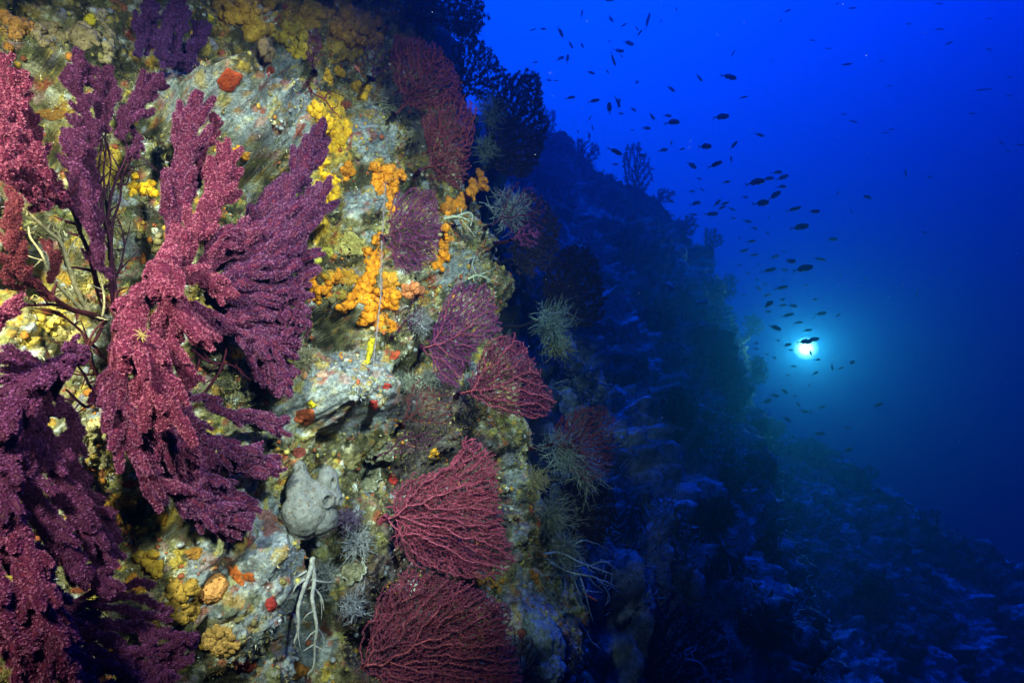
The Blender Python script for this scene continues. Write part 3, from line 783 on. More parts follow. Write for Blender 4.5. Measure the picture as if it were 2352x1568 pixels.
fan_gorgonian('violet fan shaped like a folded leaf, just above the rounded red one', [(1050, 640), (1080, 650), (1130, 645), (1145, 690), (1160, 760), (1130, 775), (1095, 800), (1070, 860), (1050, 905), (1005, 885), (985, 830), (985, 770), (1010, 700)], (972, 800), 1.66, spacing=4.44, tilt=(-.0003, .0001), seed=4, gap=.0026, polyp=.0032, veins=True, layers=3, **VI)
fan_gorgonian('rounded red fan with dense net of branches, seaward of the violet leaf-shaped one', [(1105, 800), (1140, 765), (1170, 755), (1205, 780), (1230, 825), (1262, 885), (1287, 930), (1268, 962), (1225, 970), (1180, 962), (1120, 940), (1070, 910), (1082, 850)], (1052, 905), 1.60, spacing=4.44, tilt=(-.0003, 0), seed=5, gap=.0026, polyp=.0032, veins=True, layers=3, bright=.3, **{**RP, 'ct': (.32, .05, .19)})
fan_gorgonian('largest crimson fan with thick pale red veins, standing below the two rounded fans', [(1070, 990), (1110, 1005), (1140, 1035), (1152, 1080), (1155, 1150), (1165, 1220), (1185, 1265), (1195, 1300), (1150, 1330), (1060, 1335), (960, 1310), (905, 1265), (895, 1200), (890, 1150), (905, 1100), (980, 1075), (1030, 1060)], (882, 1190), 1.48, spacing=5, tilt=(-.0004, .0002), seed=6, gap=.0026, polyp=.0032, veins=True, thin=1.1, layers=4, bright=.4, vein_col=(.50, .10, .18), **{**RP, 'core': (.42, .07, .13)})
fan_gorgonian('crimson violet fan draped over the bottom of the cliff, veins running from its foot', [(850, 1370), (930, 1290), (1010, 1310), (1080, 1330), (1150, 1370), (1185, 1400), (1180, 1450), (1200, 1520), (1215, 1600), (1000, 1610), (830, 1600), (822, 1500)], (835, 1530), 1.42, spacing=4.81, tilt=(-.0003, .0002), seed=7, gap=.0026, polyp=.0032, veins=True, thin=1.0, layers=4, bright=.4, vein_col=(.46, .10, .13), **{**RP, 'core': (.36, .06, .10), 'ct': (.30, .045, .18)})
fan_gorgonian('small violet fan lying between the largest crimson one and the shell pile', [(890, 1010), (940, 985), (1000, 985), (1015, 1010), (980, 1035), (910, 1045), (870, 1050)], (862, 1050), 1.55, spacing=5.18, tilt=(-.0004, 0), seed=8, gap=.005, **PU)
fan_gorgonian('thin see-through brownish fan under the violet leaf-shaped one', [(925, 900), (960, 870), (1000, 890), (1045, 900), (1050, 960), (1030, 985), (980, 985), (935, 960)], (920, 975), 1.62, spacing=6.66, tilt=(-.0004, 0), seed=9, gap=.008, polyp=.005, **{**DR, 'ct': (.16, .05, .08)})
fan_gorgonian('dim wine red fan in the shade beyond the rounded red one', [(1290, 950), (1340, 930), (1390, 925), (1420, 960), (1422, 1020), (1410, 1080), (1370, 1105), (1310, 1090), (1280, 1040), (1275, 990)], (1268, 1020), 1.95, spacing=5.18, tilt=(-.0004, 0), seed=10, gap=.004, polyp=.0038, layers=2, **DR)
fan_gorgonian('tall black fan with comb-like edge, standing against bright blue water', [(1112, 340), (1120, 270), (1130, 210), (1160, 168), (1210, 158), (1240, 165), (1246, 215), (1262, 290), (1252, 350), (1235, 390), (1200, 418), (1160, 405), (1125, 385)], (1092, 400), 2.15, spacing=6.29, tilt=(-.0004, 0), seed=11, gap=.005, polyp=.011, layers=3, **BK)
fan_gorgonian('black fan against the top of the blue water, overhanging the cliff top', [(860, -30), (1110, -30), (1122, 20), (1120, 60), (1095, 95), (1060, 85), (1030, 60), (950, 50), (880, 30)], (850, 30), 2.05, spacing=6.66, tilt=(-.0005, 0), seed=12, gap=.007, polyp=.011, layers=3, **BK)
fan_gorgonian('dark blue fan with ragged lobes behind the uppermost dark red one', [(1040, 90), (1100, 80), (1135, 105), (1150, 140), (1168, 165), (1150, 200), (1120, 240), (1085, 225), (1060, 190), (1030, 130)], (1030, 225), 2.25, spacing=6.66, tilt=(-.0004, 0), seed=13, gap=.007, polyp=.010, layers=3, **{**BK, 'ct': (.09, .05, .06)})
fan_gorgonian('black rounded fan in the gap between cliff and slope', [(1262, 600), (1300, 560), (1345, 555), (1380, 600), (1395, 680), (1385, 740), (1340, 758), (1290, 740), (1250, 720), (1245, 650)], (1236, 735), 2.35, spacing=6.66, tilt=(-.0003, 0), seed=14, gap=.007, polyp=.012, layers=3, **BK)
fan_gorgonian('dusky purple fan behind the white feathery hydroid', [(1150, 440), (1190, 420), (1235, 430), (1262, 480), (1255, 540), (1215, 570), (1170, 540), (1150, 500)], (1125, 520), 1.95, spacing=5.92, tilt=(-.0003, 0), seed=15, gap=.005, polyp=.0038, **PU)
fan_gorgonian('small red purple fan tip beside the white feathery hydroid', [(1185, 530), (1210, 510), (1235, 520), (1244, 550), (1225, 575), (1195, 570)], (1172, 552), 1.78, spacing=4.81, seed=16, gap=.004, polyp=.0038, **VI)
fan_gorgonian('blue black fan with frayed edge running down behind the white feathery hydroid', [(1190, 430), (1240, 440), (1275, 480), (1292, 520), (1285, 580), (1260, 620), (1220, 640), (1180, 620), (1170, 560)], (1155, 600), 2.2, spacing=6.66, tilt=(-.0003, 0), seed=17, gap=.007, polyp=.010, layers=3, **{**BK, 'ct': (.08, .06, .07)})
fan_gorgonian('little dull violet fan above the yellow-topped sponges at the cliff top', [(838, 95), (880, 88), (905, 105), (900, 150), (870, 172), (842, 165), (832, 130)], (850, 180), 1.7, spacing=5.92, seed=18, gap=.005, **PU)
fan_gorgonian('narrow dull violet fan like an upright plume, high on the cliff', [(712, 65), (728, 60), (742, 90), (740, 130), (722, 150), (706, 140), (708, 100)], (722, 165), 1.42, spacing=4.44, seed=19, gap=.004, **PU)
fan_gorgonian('dark dim fan below the wine red one, sunk in shadow', [(1300, 1090), (1360, 1080), (1410, 1110), (1425, 1180), (1400, 1250), (1340, 1260), (1290, 1220), (1275, 1150)], (1268, 1180), 2.15, spacing=6.66, tilt=(-.0003, 0), seed=20, gap=.007, polyp=.011, layers=3, **BK)
fan_gorgonian('black fan in deep shadow at the foot of the cliff', [(1390, 1440), (1480, 1390), (1580, 1380), (1660, 1420), (1690, 1500), (1680, 1600), (1500, 1610), (1380, 1590)], (1370, 1600), 2.5, spacing=8.88, tilt=(-.0003, 0), seed=21, gap=.009, polyp=.012, layers=3, **BK)
fan_gorgonian('blue purple fan edge peeping past the bottom of the largest draped fan', [(1175, 1440), (1215, 1450), (1240, 1500), (1255, 1580), (1200, 1600), (1180, 1520)], (1165, 1560), 1.62, spacing=5.18, seed=22, gap=.005, **PU)
fan_gorgonian('see-through purplish fan over ochre turf beside the big furry gorgonian', [(650, 660), (690, 650), (720, 690), (718, 760), (700, 800), (660, 800), (640, 750)], (632, 790), 1.24, spacing=5.92, seed=23, gap=.007, polyp=.0045, **PU)
fan_gorgonian('small dark violet fan under the orange finger sponge', [(905, 720), (940, 690), (965, 660), (985, 690), (975, 740), (940, 770), (905, 765)], (900, 775), 1.66, spacing=5.92, seed=24, gap=.007, **PU)
print('fans', round(time.time() - T0, 1))

# ------------------------------------------------------------------ sponges, crusts and other growth on the rock
import bmesh
def ico(sub):
    bm = bmesh.new(); bmesh.ops.create_icosphere(bm, subdivisions=sub, radius=1)
    bm.verts.ensure_lookup_table()
    v = np.array([x.co[:] for x in bm.verts]); f = np.array([[x.index for x in y.verts] for y in bm.faces]); bm.free()
    return v, f
ICO = {k: ico(k) for k in (1, 2, 3, 4, 5)}
def lobes(name, spots, col, seed=0, rough=.22, freq=1.6, osc=.6, sub=3, sink=.25, colvar=.25, osc_col=.25, knob=True, bumpy=.14, flat=False):
    """rounded sponge lobes grown together: spots (u, v, radius in frame units[, stretch u, stretch v])"""
    V, F, Cc, n = [], [], [], 0
    bv, bf = ICO[sub]
    rg = np.random.default_rng(seed + 900)
    base = None
    fine = []
    for sp_ in spots:                                     # small lobes are themselves knobbly: split in three
        if len(sp_) > 3 or sp_[2] > 20 or not knob: fine.append(tuple(sp_)); continue
        fine.append((sp_[0], sp_[1], sp_[2] * .9))
        for q_ in range(4):
            t_ = rg.uniform(0, 6.28); fine.append((sp_[0] + math.cos(t_) * sp_[2] * .8, sp_[1] + math.sin(t_) * sp_[2] * .8, sp_[2] * rg.uniform(.32, .66)))
    balls = []; fd = None
    if flat:
        hs_ = [h_[0].y for h_ in (hit(x[0], x[1]) for x in fine) if h_[0] is not None]; fd = sorted(hs_)[len(hs_) // 10] - .03
    for sp_ in fine:
        u, v, r = sp_[:3]
        loc, nor = hit(u, v)
        if loc is None or loc.y > 3.2:
            d = depth0(u, v); loc = P(u, v, d + .03); nor = Vector((.5, -.8, .2)).normalized()
        if flat: loc = P(u, v, fd); nor = Vector((.35, -.9, .15)).normalized()
        else: nor = (nor + Vector((0.1, -.5, .1))).normalized()
        R = r * loc.y / FPX
        sx, sz = (sp_[3], sp_[4]) if len(sp_) > 4 else (1, 1)
        balls.append((np.array(loc + nor * R * (1 - sink) * .55), np.array(nor), R, sx, sz))
        if base is None: base = loc
    c3 = np.array([x[0] for x in balls]); R3 = np.array([x[2] for x in balls]); done = [0]; rest = list(range(1, len(balls)))
    while rest:                                           # lobes grow together: bridge any that stand apart
        D = np.linalg.norm(c3[rest][:, None] - c3[done][None], axis=2); a_, b_ = np.unravel_index(D.argmin(), D.shape); i_, j_ = rest[a_], done[b_]
        m_ = int(D[a_, b_] / (.62 * (R3[i_] + R3[j_])))
        for q_ in range(m_):
            f_ = (q_ + 1) / (m_ + 1); balls.append((c3[i_] * (1 - f_) + c3[j_] * f_, balls[i_][1], min(R3[i_], R3[j_]), 1, 1))
        done.append(i_); rest.remove(i_)
    for c, nor, R, sx, sz in balls:
        off = rg.uniform(0, 50, 3)
        k = 1 + rough * fbm(bv * freq + off, 11, 3) * 1.3 + bumpy * (np.abs(pn(bv * 4.2 + off, 12)) * 2 - .4) + .05 * pn(bv * 11 + off, 14)
        cc = np.array(col)[None] * (1 + colvar * rg.uniform(-1, 1)) * (1 + .18 * pn(bv * 3 + off, 13))[:, None]
        if osc and rg.uniform() < osc:
            od = np.array(nor) + rg.normal(size=3) * .35; od /= np.linalg.norm(od)
            ang = np.arccos(np.clip(bv @ od, -1, 1))
            k = k * (1 + .16 * np.exp(-((ang - .34) / .12) ** 2) - .75 * np.exp(-(ang / .2) ** 4))
            cc = cc * (1 - (1 - osc_col) * np.exp(-(ang / .17) ** 4))[:, None]
        pv_ = bv * k[:, None] * R * np.array([sx, 1, sz])[None] + c
        V.append(pv_); F.append(bf + n); Cc.append(cc); n += len(bv)
    o = mesh_np(name, np.concatenate(V), tris=np.concatenate(F), col=np.concatenate(Cc), mat=M_SPONGE)
    return recenter(o, base)
def spots_in(cu, cv, ru, rv, n, r0, r1, seed, ang=0):
    rg = np.random.default_rng(seed); a = math.radians(ang); out = []
    for _ in range(n):
        t, q = rg.uniform(0, 2 * math.pi), math.sqrt(rg.uniform())
        x, y = q * math.cos(t) * ru, q * math.sin(t) * rv
        out.append((cu + x * math.cos(a) - y * math.sin(a), cv + x * math.sin(a) + y * math.cos(a), rg.uniform(r0, r1)))
    return out
def along(pts, n, r0, r1, seed, jit=6):
    rg = np.random.default_rng(seed); s = spline(pts, 3); out = []
    for i in np.linspace(0, len(s) - 1, n).astype(int):
        out.append((s[i, 0] + rg.normal() * jit, s[i, 1] + rg.normal() * jit, rg.uniform(r0, r1)))
    return out
def sponge(label, spots, col, seed, name='sponge', group=None, **kw):
    return tag(lobes(name, spots, col, seed, **kw), label, 'sponge', group)
ORG = (.78, .26, .008); YEL = (.82, .42, .012); OCH = (.46, .24, .035); TAN = (.40, .28, .14); LEM = (.66, .50, .02); PEA = (.60, .26, .12); SALM = (.62, .20, .07)
GS = 'encrusting and lobed sponges'
sponge('bright orange finger sponge cluster with round openings, hanging over a dark hollow', along([(872, 580), (862, 610), (850, 650), (856, 690), (850, 725)], 14, 9, 17, 1) + along([(800, 700), (815, 670), (850, 690), (900, 670), (912, 690)], 14, 8, 15, 2) + spots_in(895, 690, 22, 30, 12, 7, 13, 3) + [(829, 645, 10), (838, 735, 13), (800, 680, 9)], ORG, 1, group=GS)
sponge('orange sponge shaped like a bent ridge on the cliff, just off the furry gorgonian tips', along([(697, 605), (712, 640), (722, 665), (745, 665), (765, 640), (772, 628)], 18, 7, 12, 4, 3) + spots_in(735, 680, 25, 15, 8, 5, 9, 5), ORG, 2, group=GS)
sponge('golden yellow knobbly sponge running down from the grey ledge', along([(715, 240), (740, 265), (755, 300), (770, 330), (760, 350)], 26, 8, 14, 6, 10) + spots_in(785, 300, 15, 40, 10, 6, 10, 7), YEL, 3, osc=.2, group=GS)
sponge('yellow orange crusty sponge beside the tip of the furry purple branch', along([(748, 385), (755, 410), (770, 430), (750, 460)], 16, 7, 13, 8, 6) + spots_in(752, 455, 14, 25, 10, 6, 11, 9), YEL, 4, osc=.2, group=GS)
sponge('orange sheet-like sponge draped down the rock face under the fuzzy line', along([(862, 385), (866, 420), (880, 440)], 8, 8, 12, 10, 4) + along([(890, 385), (900, 410), (895, 440), (885, 425)], 12, 9, 15, 11, 6) + [(920, 395, 9), (926, 408, 8)], ORG, 5, osc=.15, rough=.35, group=GS)
sponge('orange knobbly sponge growing out seaward under the dark red fans', along([(1108, 405), (1092, 430), (1068, 455), (1040, 470), (1025, 488)], 26, 7, 12, 12, 7), ORG, 6, osc=.1, group=GS)
sponge('orange crumpled sponge behind the wiry plum fan', along([(1015, 540), (1020, 565), (1015, 595), (1005, 612)], 14, 7, 12, 13, 5), ORG, 7, osc=.1, group=GS)
sponge('salmon pink sponge plate peppered with tiny holes, beside the finger sponge', spots_in(948, 675, 22, 20, 12, 8, 13, 14), SALM, 8, osc=.7, group=GS)
sponge('ochre bulbous sponge half hidden by drooping purple branches', spots_in(275, 1165, 28, 25, 10, 8, 15, 15) + [(372, 1190, 17), (345, 1205, 14), (330, 1225, 12), (290, 1215, 10)], (.52, .25, .02), 9, osc=.1, group=GS)
sponge('ochre smooth lobed sponge like a drip, below the bulbous one', [(325, 1275, 14), (345, 1285, 16), (358, 1300, 17), (362, 1315, 12), (352, 1270, 12)], (.58, .32, .03), 10, osc=0, group=GS)
sponge('yellow brown crust sponge spreading above the violet flat gorgonian', spots_in(415, 1380, 35, 45, 16, 10, 18, 16), (.36, .20, .03), 11, osc=0, rough=.4, sink=.7, group=GS)
sponge('peach ball sponge with one round opening, on grey rock', [(490, 1356, 31, 1.05, 1.02), (476, 1345, 20)], (.62, .27, .08), 12, osc=1, rough=.12, sub=5, group=GS)
sponge('small orange ball sponge with a dark hole, below the white root-like branches', [(685, 1536, 17)], (.62, .24, .03), 13, osc=1, rough=.05, group=GS)
sponge('big grey pear-shaped sponge dotted with dark openings', [(706, 1168, 54, .98, 1.0), (690, 1125, 32, 1, 1.5), (688, 1085, 18, .9, 1.6), (732, 1140, 40), (752, 1105, 24, 1, 1.5), (700, 1200, 36), (735, 1185, 38), (758, 1140, 26)], (.17, .17, .175), 14, osc=.75, knob=False, flat=True, bumpy=.02, rough=.08, sub=5, sink=.0, colvar=.06, osc_col=.12, group=GS)
sponge('lemon yellow slender sponge dangling at the end of the fuzzy line', along([(855, 782), (852, 800), (848, 815), (842, 830)], 8, 4, 8, 17, 1), LEM, 15, osc=.2, group=GS)
sponge('lemon round button sponge near the cliff top among tan lumps', [(209, 49, 11), (204, 45, 8)], LEM, 16, osc=0, group=GS)
sponge('small lemon sponge knob at the cliff top beside the violet tuft', [(484, 40, 7), (482, 46, 5)], LEM, 17, osc=0, group=GS)
sponge('pair of orange sponge nodules in the shadow under the grey ledge', [(546, 345, 10), (552, 352, 9), (562, 358, 9), (566, 354, 7)], (.66, .24, .01), 18, osc=0, group=GS)
sponge('yellow orange flat-lobed sponge behind the bare dark twigs', spots_in(325, 435, 28, 14, 14, 7, 12, 18) + [(312, 405, 8), (360, 445, 9), (300, 428, 8)], YEL, 19, osc=0, group=GS)
sponge('orange lobed sponge at the far top corner of the cliff', along([(10, 30), (25, 60), (40, 90)], 10, 9, 15, 19, 5) + [(45, 58, 17), (70, 62, 10), (18, 45, 13)], (.50, .22, .05), 20, osc=0, group=GS)
sponge('tan lumpy pitted sponge beside the orange lobes at the far top corner', spots_in(112, 78, 35, 22, 14, 10, 17, 20), TAN, 21, rough=.3, group=GS)
sponge('tan lumpy sponge with pits, beside the lemon button', spots_in(190, 85, 32, 24, 12, 10, 16, 21), TAN, 22, rough=.3, group=GS)
sponge('stack of pale tan sponge knobs under the lemon button', [(248, 85, 12), (247, 110, 13), (243, 140, 12), (252, 125, 9), (232, 40, 14), (222, 30, 12)], (.42, .31, .16), 23, osc=0, group=GS)
sponge('ochre orange crumbly sponge mass along the cliff top, over the red crust', spots_in(560, 20, 70, 28, 34, 8, 16, 22), (.54, .28, .03), 24, osc=.15, rough=.35, group=GS)
sponge('orange knobbly sponge mass at the cliff top beneath the black overhanging fan', spots_in(805, 60, 45, 38, 30, 9, 17, 23, 20), (.56, .27, .02), 25, osc=.2, rough=.35, group=GS)
sponge('yellow knobbly sponge bank left of the upright violet plume', spots_in(665, 75, 45, 32, 22, 7, 13, 24), (.52, .34, .03), 26, osc=.1, rough=.35, group=GS)
sponge('yellow orange knob sponge under the pale-finned red fish', spots_in(832, 205, 16, 20, 12, 7, 12, 25), YEL, 27, osc=0, group=GS)
sponge('short column of yellow sponge knobs below the orange mass at the cliff top', [(750, 165, 8), (753, 180, 9), (756, 192, 7), (775, 165, 10), (785, 172, 8)], YEL, 28, osc=0, group=GS)
sponge('brown smooth sponge lump with a crest, above the grey ledge', [(600, 105, 15, .9, 1.4), (608, 130, 12), (622, 118, 9)], (.42, .25, .12), 29, osc=0, group=GS)
sponge('orange crumb of sponge at the tip of the largest crimson fan', spots_in(1000, 1040, 16, 8, 7, 5, 9, 26), (.62, .28, .02), 30, osc=0, group=GS)
sponge('orange antler-like sponge growing through the draped crimson fan', along([(1098, 1318), (1104, 1340), (1120, 1325)], 6, 5, 7, 27, 2) + along([(1125, 1350), (1140, 1340), (1150, 1335)], 5, 4, 6, 28, 2), (.50, .22, .03), 31, osc=0, group=GS)
sponge('small orange sponge on the pale seaward edge of the cliff', [(1228, 1322, 8), (1232, 1335, 6), (1222, 1312, 5)], (.55, .2, .02), 32, osc=0, group=GS)
sponge('yellow sponge bud half buried in shade between furry branches', [(538, 808, 12), (548, 815, 10), (530, 800, 7)], YEL, 33, osc=0, group=GS)
sponge('pale green-blue bulging sponge at the foot of the cliff edge', [(1245, 1480, 44, 1, 1.3), (1225, 1430, 26), (1262, 1530, 34), (1220, 1530, 30)], (.20, .27, .28), 34, osc=0, rough=.25, sub=5, sink=.5, group=GS)
sponge('greenish tangle of tube sponges with open ends on the cliff edge', along([(1290, 1300), (1285, 1330), (1282, 1355), (1268, 1380)], 12, 5, 8, 29, 1) + along([(1320, 1320), (1312, 1350), (1318, 1375)], 9, 5, 7, 30, 1) + along([(1340, 1395), (1310, 1400), (1285, 1415), (1265, 1425)], 12, 5, 8, 31, 2), (.30, .30, .12), 35, osc=.2, sub=3, group=GS)
sponge('yellow sponge lobe at the bottom corner behind the rosy branches', spots_in(5, 1260, 14, 22, 8, 8, 13, 32), YEL, 36, osc=0, group=GS)
sponge('ochre mossy sponge heap with yellow points near the bottom of the cliff', spots_in(510, 1470, 42, 28, 20, 7, 13, 33), (.40, .22, .06), 37, osc=.1, rough=.4, group=GS)
sponge('pink orange knob sponge on the grey boulder', [(695, 858, 10), (702, 866, 7), (672, 850, 5)], PEA, 38, osc=.5, group=GS)
sponge('yellow green lumpy sponge beside the purple furry tips', spots_in(738, 585, 22, 16, 9, 6, 10, 34), (.50, .42, .06), 39, osc=0, group=GS)
sponge('dirty yellow scalloped sponge lumps on the fuzzy line, near the plum fan', spots_in(888, 520, 18, 26, 12, 6, 11, 35), (.40, .34, .12), 40, osc=.3, rough=.4, group=GS)
sponge('tiny lemon sponge dab on the pale rock below the boulder', [(716, 925, 6), (720, 930, 5), (712, 932, 4)], LEM, 41, osc=0, group=GS)
sponge('orange sponge sheet showing between violet flat branches', spots_in(320, 1335, 25, 14, 10, 7, 12, 36), (.52, .2, .02), 42, osc=0, sink=.6, group=GS)

sponge('bright orange crumbly sponge trailing down beside the fuzzy line, over pale rock', along([(905, 455), (890, 480), (868, 560), (848, 600)], 12, 6, 11, 61, 6), ORG, 61, osc=.2, group=GS)
sponge('yellow orange sponge bank on the dull rock edge beneath the black overhanging fan', spots_in(860, 70, 20, 26, 14, 7, 12, 62), (.66, .32, .02), 62, osc=.1, group=GS)
sponge('yellow knobs of sponge spilling over olive rock, seaward of the red rust crust', spots_in(690, 120, 26, 20, 12, 6, 11, 63), (.66, .42, .03), 63, osc=.1, group=GS)
sponge('small orange sponge bank under the golden knobbly one, by the purple tip', spots_in(800, 395, 12, 22, 9, 6, 10, 64), ORG, 64, osc=.1, group=GS)
sponge('golden sponge crumbs in the lit corner behind the pale bare coral', spots_in(120, 735, 45, 30, 16, 6, 11, 65), (.62, .40, .06), 65, osc=.1, group=GS)
sponge('cream yellow sponge bank in the lit gap above the ochre bulbous sponge', spots_in(222, 1030, 24, 60, 18, 7, 12, 66), (.62, .50, .22), 66, osc=.1, group=GS)

def crust(label, u0, v0, ru, rv, col, seed, ang=0, name='crust_sponge', thick=.007, jag=.35):
    """an encrusting patch: its own outline, laid over the rock, thin at the rim"""
    NR, NA = 14, 40
    rg = np.random.default_rng(seed + 500); ph = rg.uniform(0, 6.28, 8); am = rg.uniform(.2, 1, 8) / np.arange(1, 9)
    V, Cc = [], []
    a0 = math.radians(ang)
    for i in range(NR + 1):
        q = i / NR
        for j in range(NA):
            t = j / NA * 2 * math.pi
            rr = (1 + jag * sum(am[k] * math.sin((k + 1) * t + ph[k]) for k in range(8))) * q
            x, y = rr * math.cos(t) * ru, rr * math.sin(t) * rv
            loc, nor = hit(u0 + x * math.cos(a0) - y * math.sin(a0), v0 + x * math.sin(a0) + y * math.cos(a0))
            if loc is None: loc, nor = P(u0, v0, depth0(u0, v0)), Vector((0, -1, 0))
            h = thick * (1 - q ** 4) * (1 + rg.uniform(-.25, .25)) - (.006 if i == NR else 0)
            view = -loc.normalized()
            V.append(loc + (nor * .4 + view * .6) * h); Cc.append(np.array(col) * rg.uniform(.8, 1.2))
    idx = np.arange((NR + 1) * NA).reshape(NR + 1, NA); j = np.roll(idx, -1, 1)
    o = mesh_np(name, np.array([v[:] for v in V]), quads=np.stack([idx[:-1], j[:-1], j[1:], idx[1:]], -1).reshape(-1, 4), col=np.array(Cc), mat=M_SPONGE)
    recenter(o, V[0])
    return tag(o, label, 'sponge crust', 'red and orange crusts on the rock')
RED = (.40, .055, .012); CRI = (.38, .035, .03)
crust('large rust red crust patch on the grey ledge', 528, 182, 30, 26, RED, 1, 15)
crust('rust red leaf-shaped crust at the end of the grey ledge', 788, 240, 17, 11, (.26, .06, .02), 2)
crust('rust red crust patch on the cliff below the grey boulder', 697, 962, 22, 22, (.30, .06, .02), 3)
crust('long orange red crust strip on pale rock above the peach ball sponge', 540, 1315, 13, 26, (.44, .10, .015), 4, -25)
crust('short orange red crust strip beside the long one', 575, 1324, 17, 9, (.42, .09, .015), 5, 20)
crust('crimson crust speck pair on the grey boulder edge', 905, 818, 14, 10, (.45, .07, .03), 6, -30)
crust('dark red crust near the bottom of the cliff over pale rock', 562, 1530, 22, 14, (.30, .04, .02), 7)
crust('crimson crust patch among the white root-like branches', 625, 1385, 14, 19, CRI, 8)
crust('crimson rounded crust on pale rock under the boulder', 858, 930, 11, 12, CRI, 9)
crust('crimson crust pair of dots below the grey boulder', 890, 888, 11, 8, CRI, 10)
crust('brown red crust on the yellow rock under the red-finned fish', 622, 160, 10, 12, RED, 11)
crust('wine red crust knob beside the shell pile', 902, 1100, 11, 13, (.50, .03, .03), 12)
crust('dull crimson crust over the pear-shaped sponge', 685, 1040, 16, 14, (.30, .06, .05), 13)
crust('orange brown crust on olive rock beside the purple frond', 413, 455, 10, 14, (.40, .14, .02), 14)
crust('orange tongue of crust on the olive rock by the blue boulder', 388, 540, 10, 16, (.50, .16, .02), 15, 30)
crust('orange red crust streak down the little blue boulder', 330, 590, 7, 14, (.55, .14, .02), 16)
crust('red patch of crust above the ochre bulbous sponge', 300, 1110, 18, 9, (.42, .07, .02), 17)
crust('ochre crust patch on the pale rock near the drip-shaped sponge', 440, 1270, 22, 14, (.40, .18, .03), 18, -20)
crust('dim ochre crust patch in the shadow at the far end of the cliff', 115, 262, 36, 14, (.34, .15, .03), 19)
crust('pale peach crust on grey rock above the red rust patch', 735, 860, 12, 9, (.42, .26, .2), 20)

for i_, (lab, u_, v_, a_, b_, c_) in enumerate([
    ('golden yellow crust sheet around the golden knobbly sponge below the grey ledge', 768, 305, 34, 62, (.72, .40, .02)),
    ('orange yellow crust sheet by the violet furry tips, over cream rock', 742, 500, 22, 52, (.66, .38, .03)),
    ('orange crust sheet between the finger sponge and the ridge sponge', 800, 640, 40, 22, (.64, .30, .02)),
    ('deep orange crust sheet under the finger sponge, along the dark hollow', 862, 735, 42, 18, (.70, .24, .01)),
    ('ochre crust sheet along the cliff top between yellow bank and orange mass', 725, 40, 44, 30, (.56, .30, .03)),
    ('yellow crust sheet below the orange mass at the cliff top', 790, 130, 40, 26, (.60, .36, .03)),
    ('ochre gold crust sheet at the cliff top beside the violet tuft', 590, 60, 46, 26, (.54, .30, .03)),
    ('mustard crust sheet on olive rock around the bare dark twigs', 270, 400, 40, 34, (.48, .32, .04)),
    ('cream yellow crust sheet on the lit rock under the bare coral', 160, 760, 46, 36, (.62, .46, .16)),
    ('pale yellow crust sheet on rock between plum fan and finger sponge', 830, 560, 34, 26, (.58, .46, .14)),
    ('orange crust sheet by the foot of the plum fan', 905, 650, 20, 24, (.68, .28, .02)),
]):
    crust(lab, u_, v_, a_, b_, c_, 60 + i_, thick=.010, jag=.75)

# ------------------------------------------------------------------ thin branching things: bare coral, bryozoans, hydroids
def branching(name, label, cat, strokes, col, r_px, side=.35, seed=0, depth=None, tips=(.9, .9, .9), group=None, k=6):
    T = Tubes(); rg = np.random.default_rng(seed + 70)
    first = None
    for i, (w, ctrl) in enumerate(strokes):
        if depth is None: pts, s, d = lift_path(ctrl, 3, .004, seed + i)
        else:
            s = spline([(a, b, depth - c) for a, b, c in ctrl], 3); d = s[:, 2]
            pts = np.stack([(s[:, 0] - 1176) / FPX * d, d, (784 - s[:, 1]) / FPX * d], 1)
        if first is None: first = pts[0].copy()
        r_ = w * r_px * d / FPX * .5; f = np.linspace(0, 1, len(pts))
        rr = r_ * (1 - .6 * f) * (1 + .25 * pn(pts * 90, 31)); rr[-1] *= .4
        cc = np.array(col)[None] * (1 + .3 * pn(pts * 35, 32))[:, None]
        T.add(pts, rr, cc, k)
        for j in range(int(len(pts) * side / 3)):
            q = rg.integers(1, len(pts) - 1); t = pts[q] - pts[q - 1]; t /= np.linalg.norm(t) + 1e-9
            dv = t * .5 + rg.normal(size=3) * .7; L_ = d[q] / FPX * rg.uniform(10, 26)
            e1 = pts[q] + dv * L_ * .5; e2 = e1 + (dv + rg.normal(size=3) * .5) * L_ * .5
            T.add(np.stack([pts[q], e1, e2]), np.array([rr[q] * .6, rr[q] * .45, rr[q] * .2]), np.array(col) * rg.uniform(.8, 1.2), 4)
    o = T.build(name, M_TWIG)
    recenter(o, first)
    return tag(o, label, cat, group)
branching('bare_coral', 'pale cream bare coral skeleton with stubby twigs, between furry gorgonians', 'dead coral', [
    (12, [(232, 770, .02), (205, 720, .06), (180, 680, .09), (160, 620, .12), (140, 560, .14), (110, 530, .15), (80, 500, .16), (42, 470, .17)]),
    (9, [(215, 735, .05), (180, 700, .08), (140, 660, .10), (110, 620, .11), (95, 580, .12), (72, 545, .13), (66, 520, .13)]),
    (7, [(165, 640, .11), (152, 600, .12), (140, 565, .13), (138, 530, .13), (148, 505, .13)]),
    (5, [(152, 600, .12), (160, 570, .12), (175, 550, .12), (185, 540, .12)]), (5, [(140, 560, .13), (135, 535, .13), (120, 525, .13)]),
    (5, [(110, 530, .15), (118, 512, .15), (125, 500, .15)]), (4, [(100, 600, .11), (70, 590, .11), (50, 580, .11)]),
    (5, [(225, 760, .03), (240, 700, .05), (232, 640, .07), (220, 590, .08), (215, 570, .08)]),
], (.40, .32, .17), 1.1, seed=1)
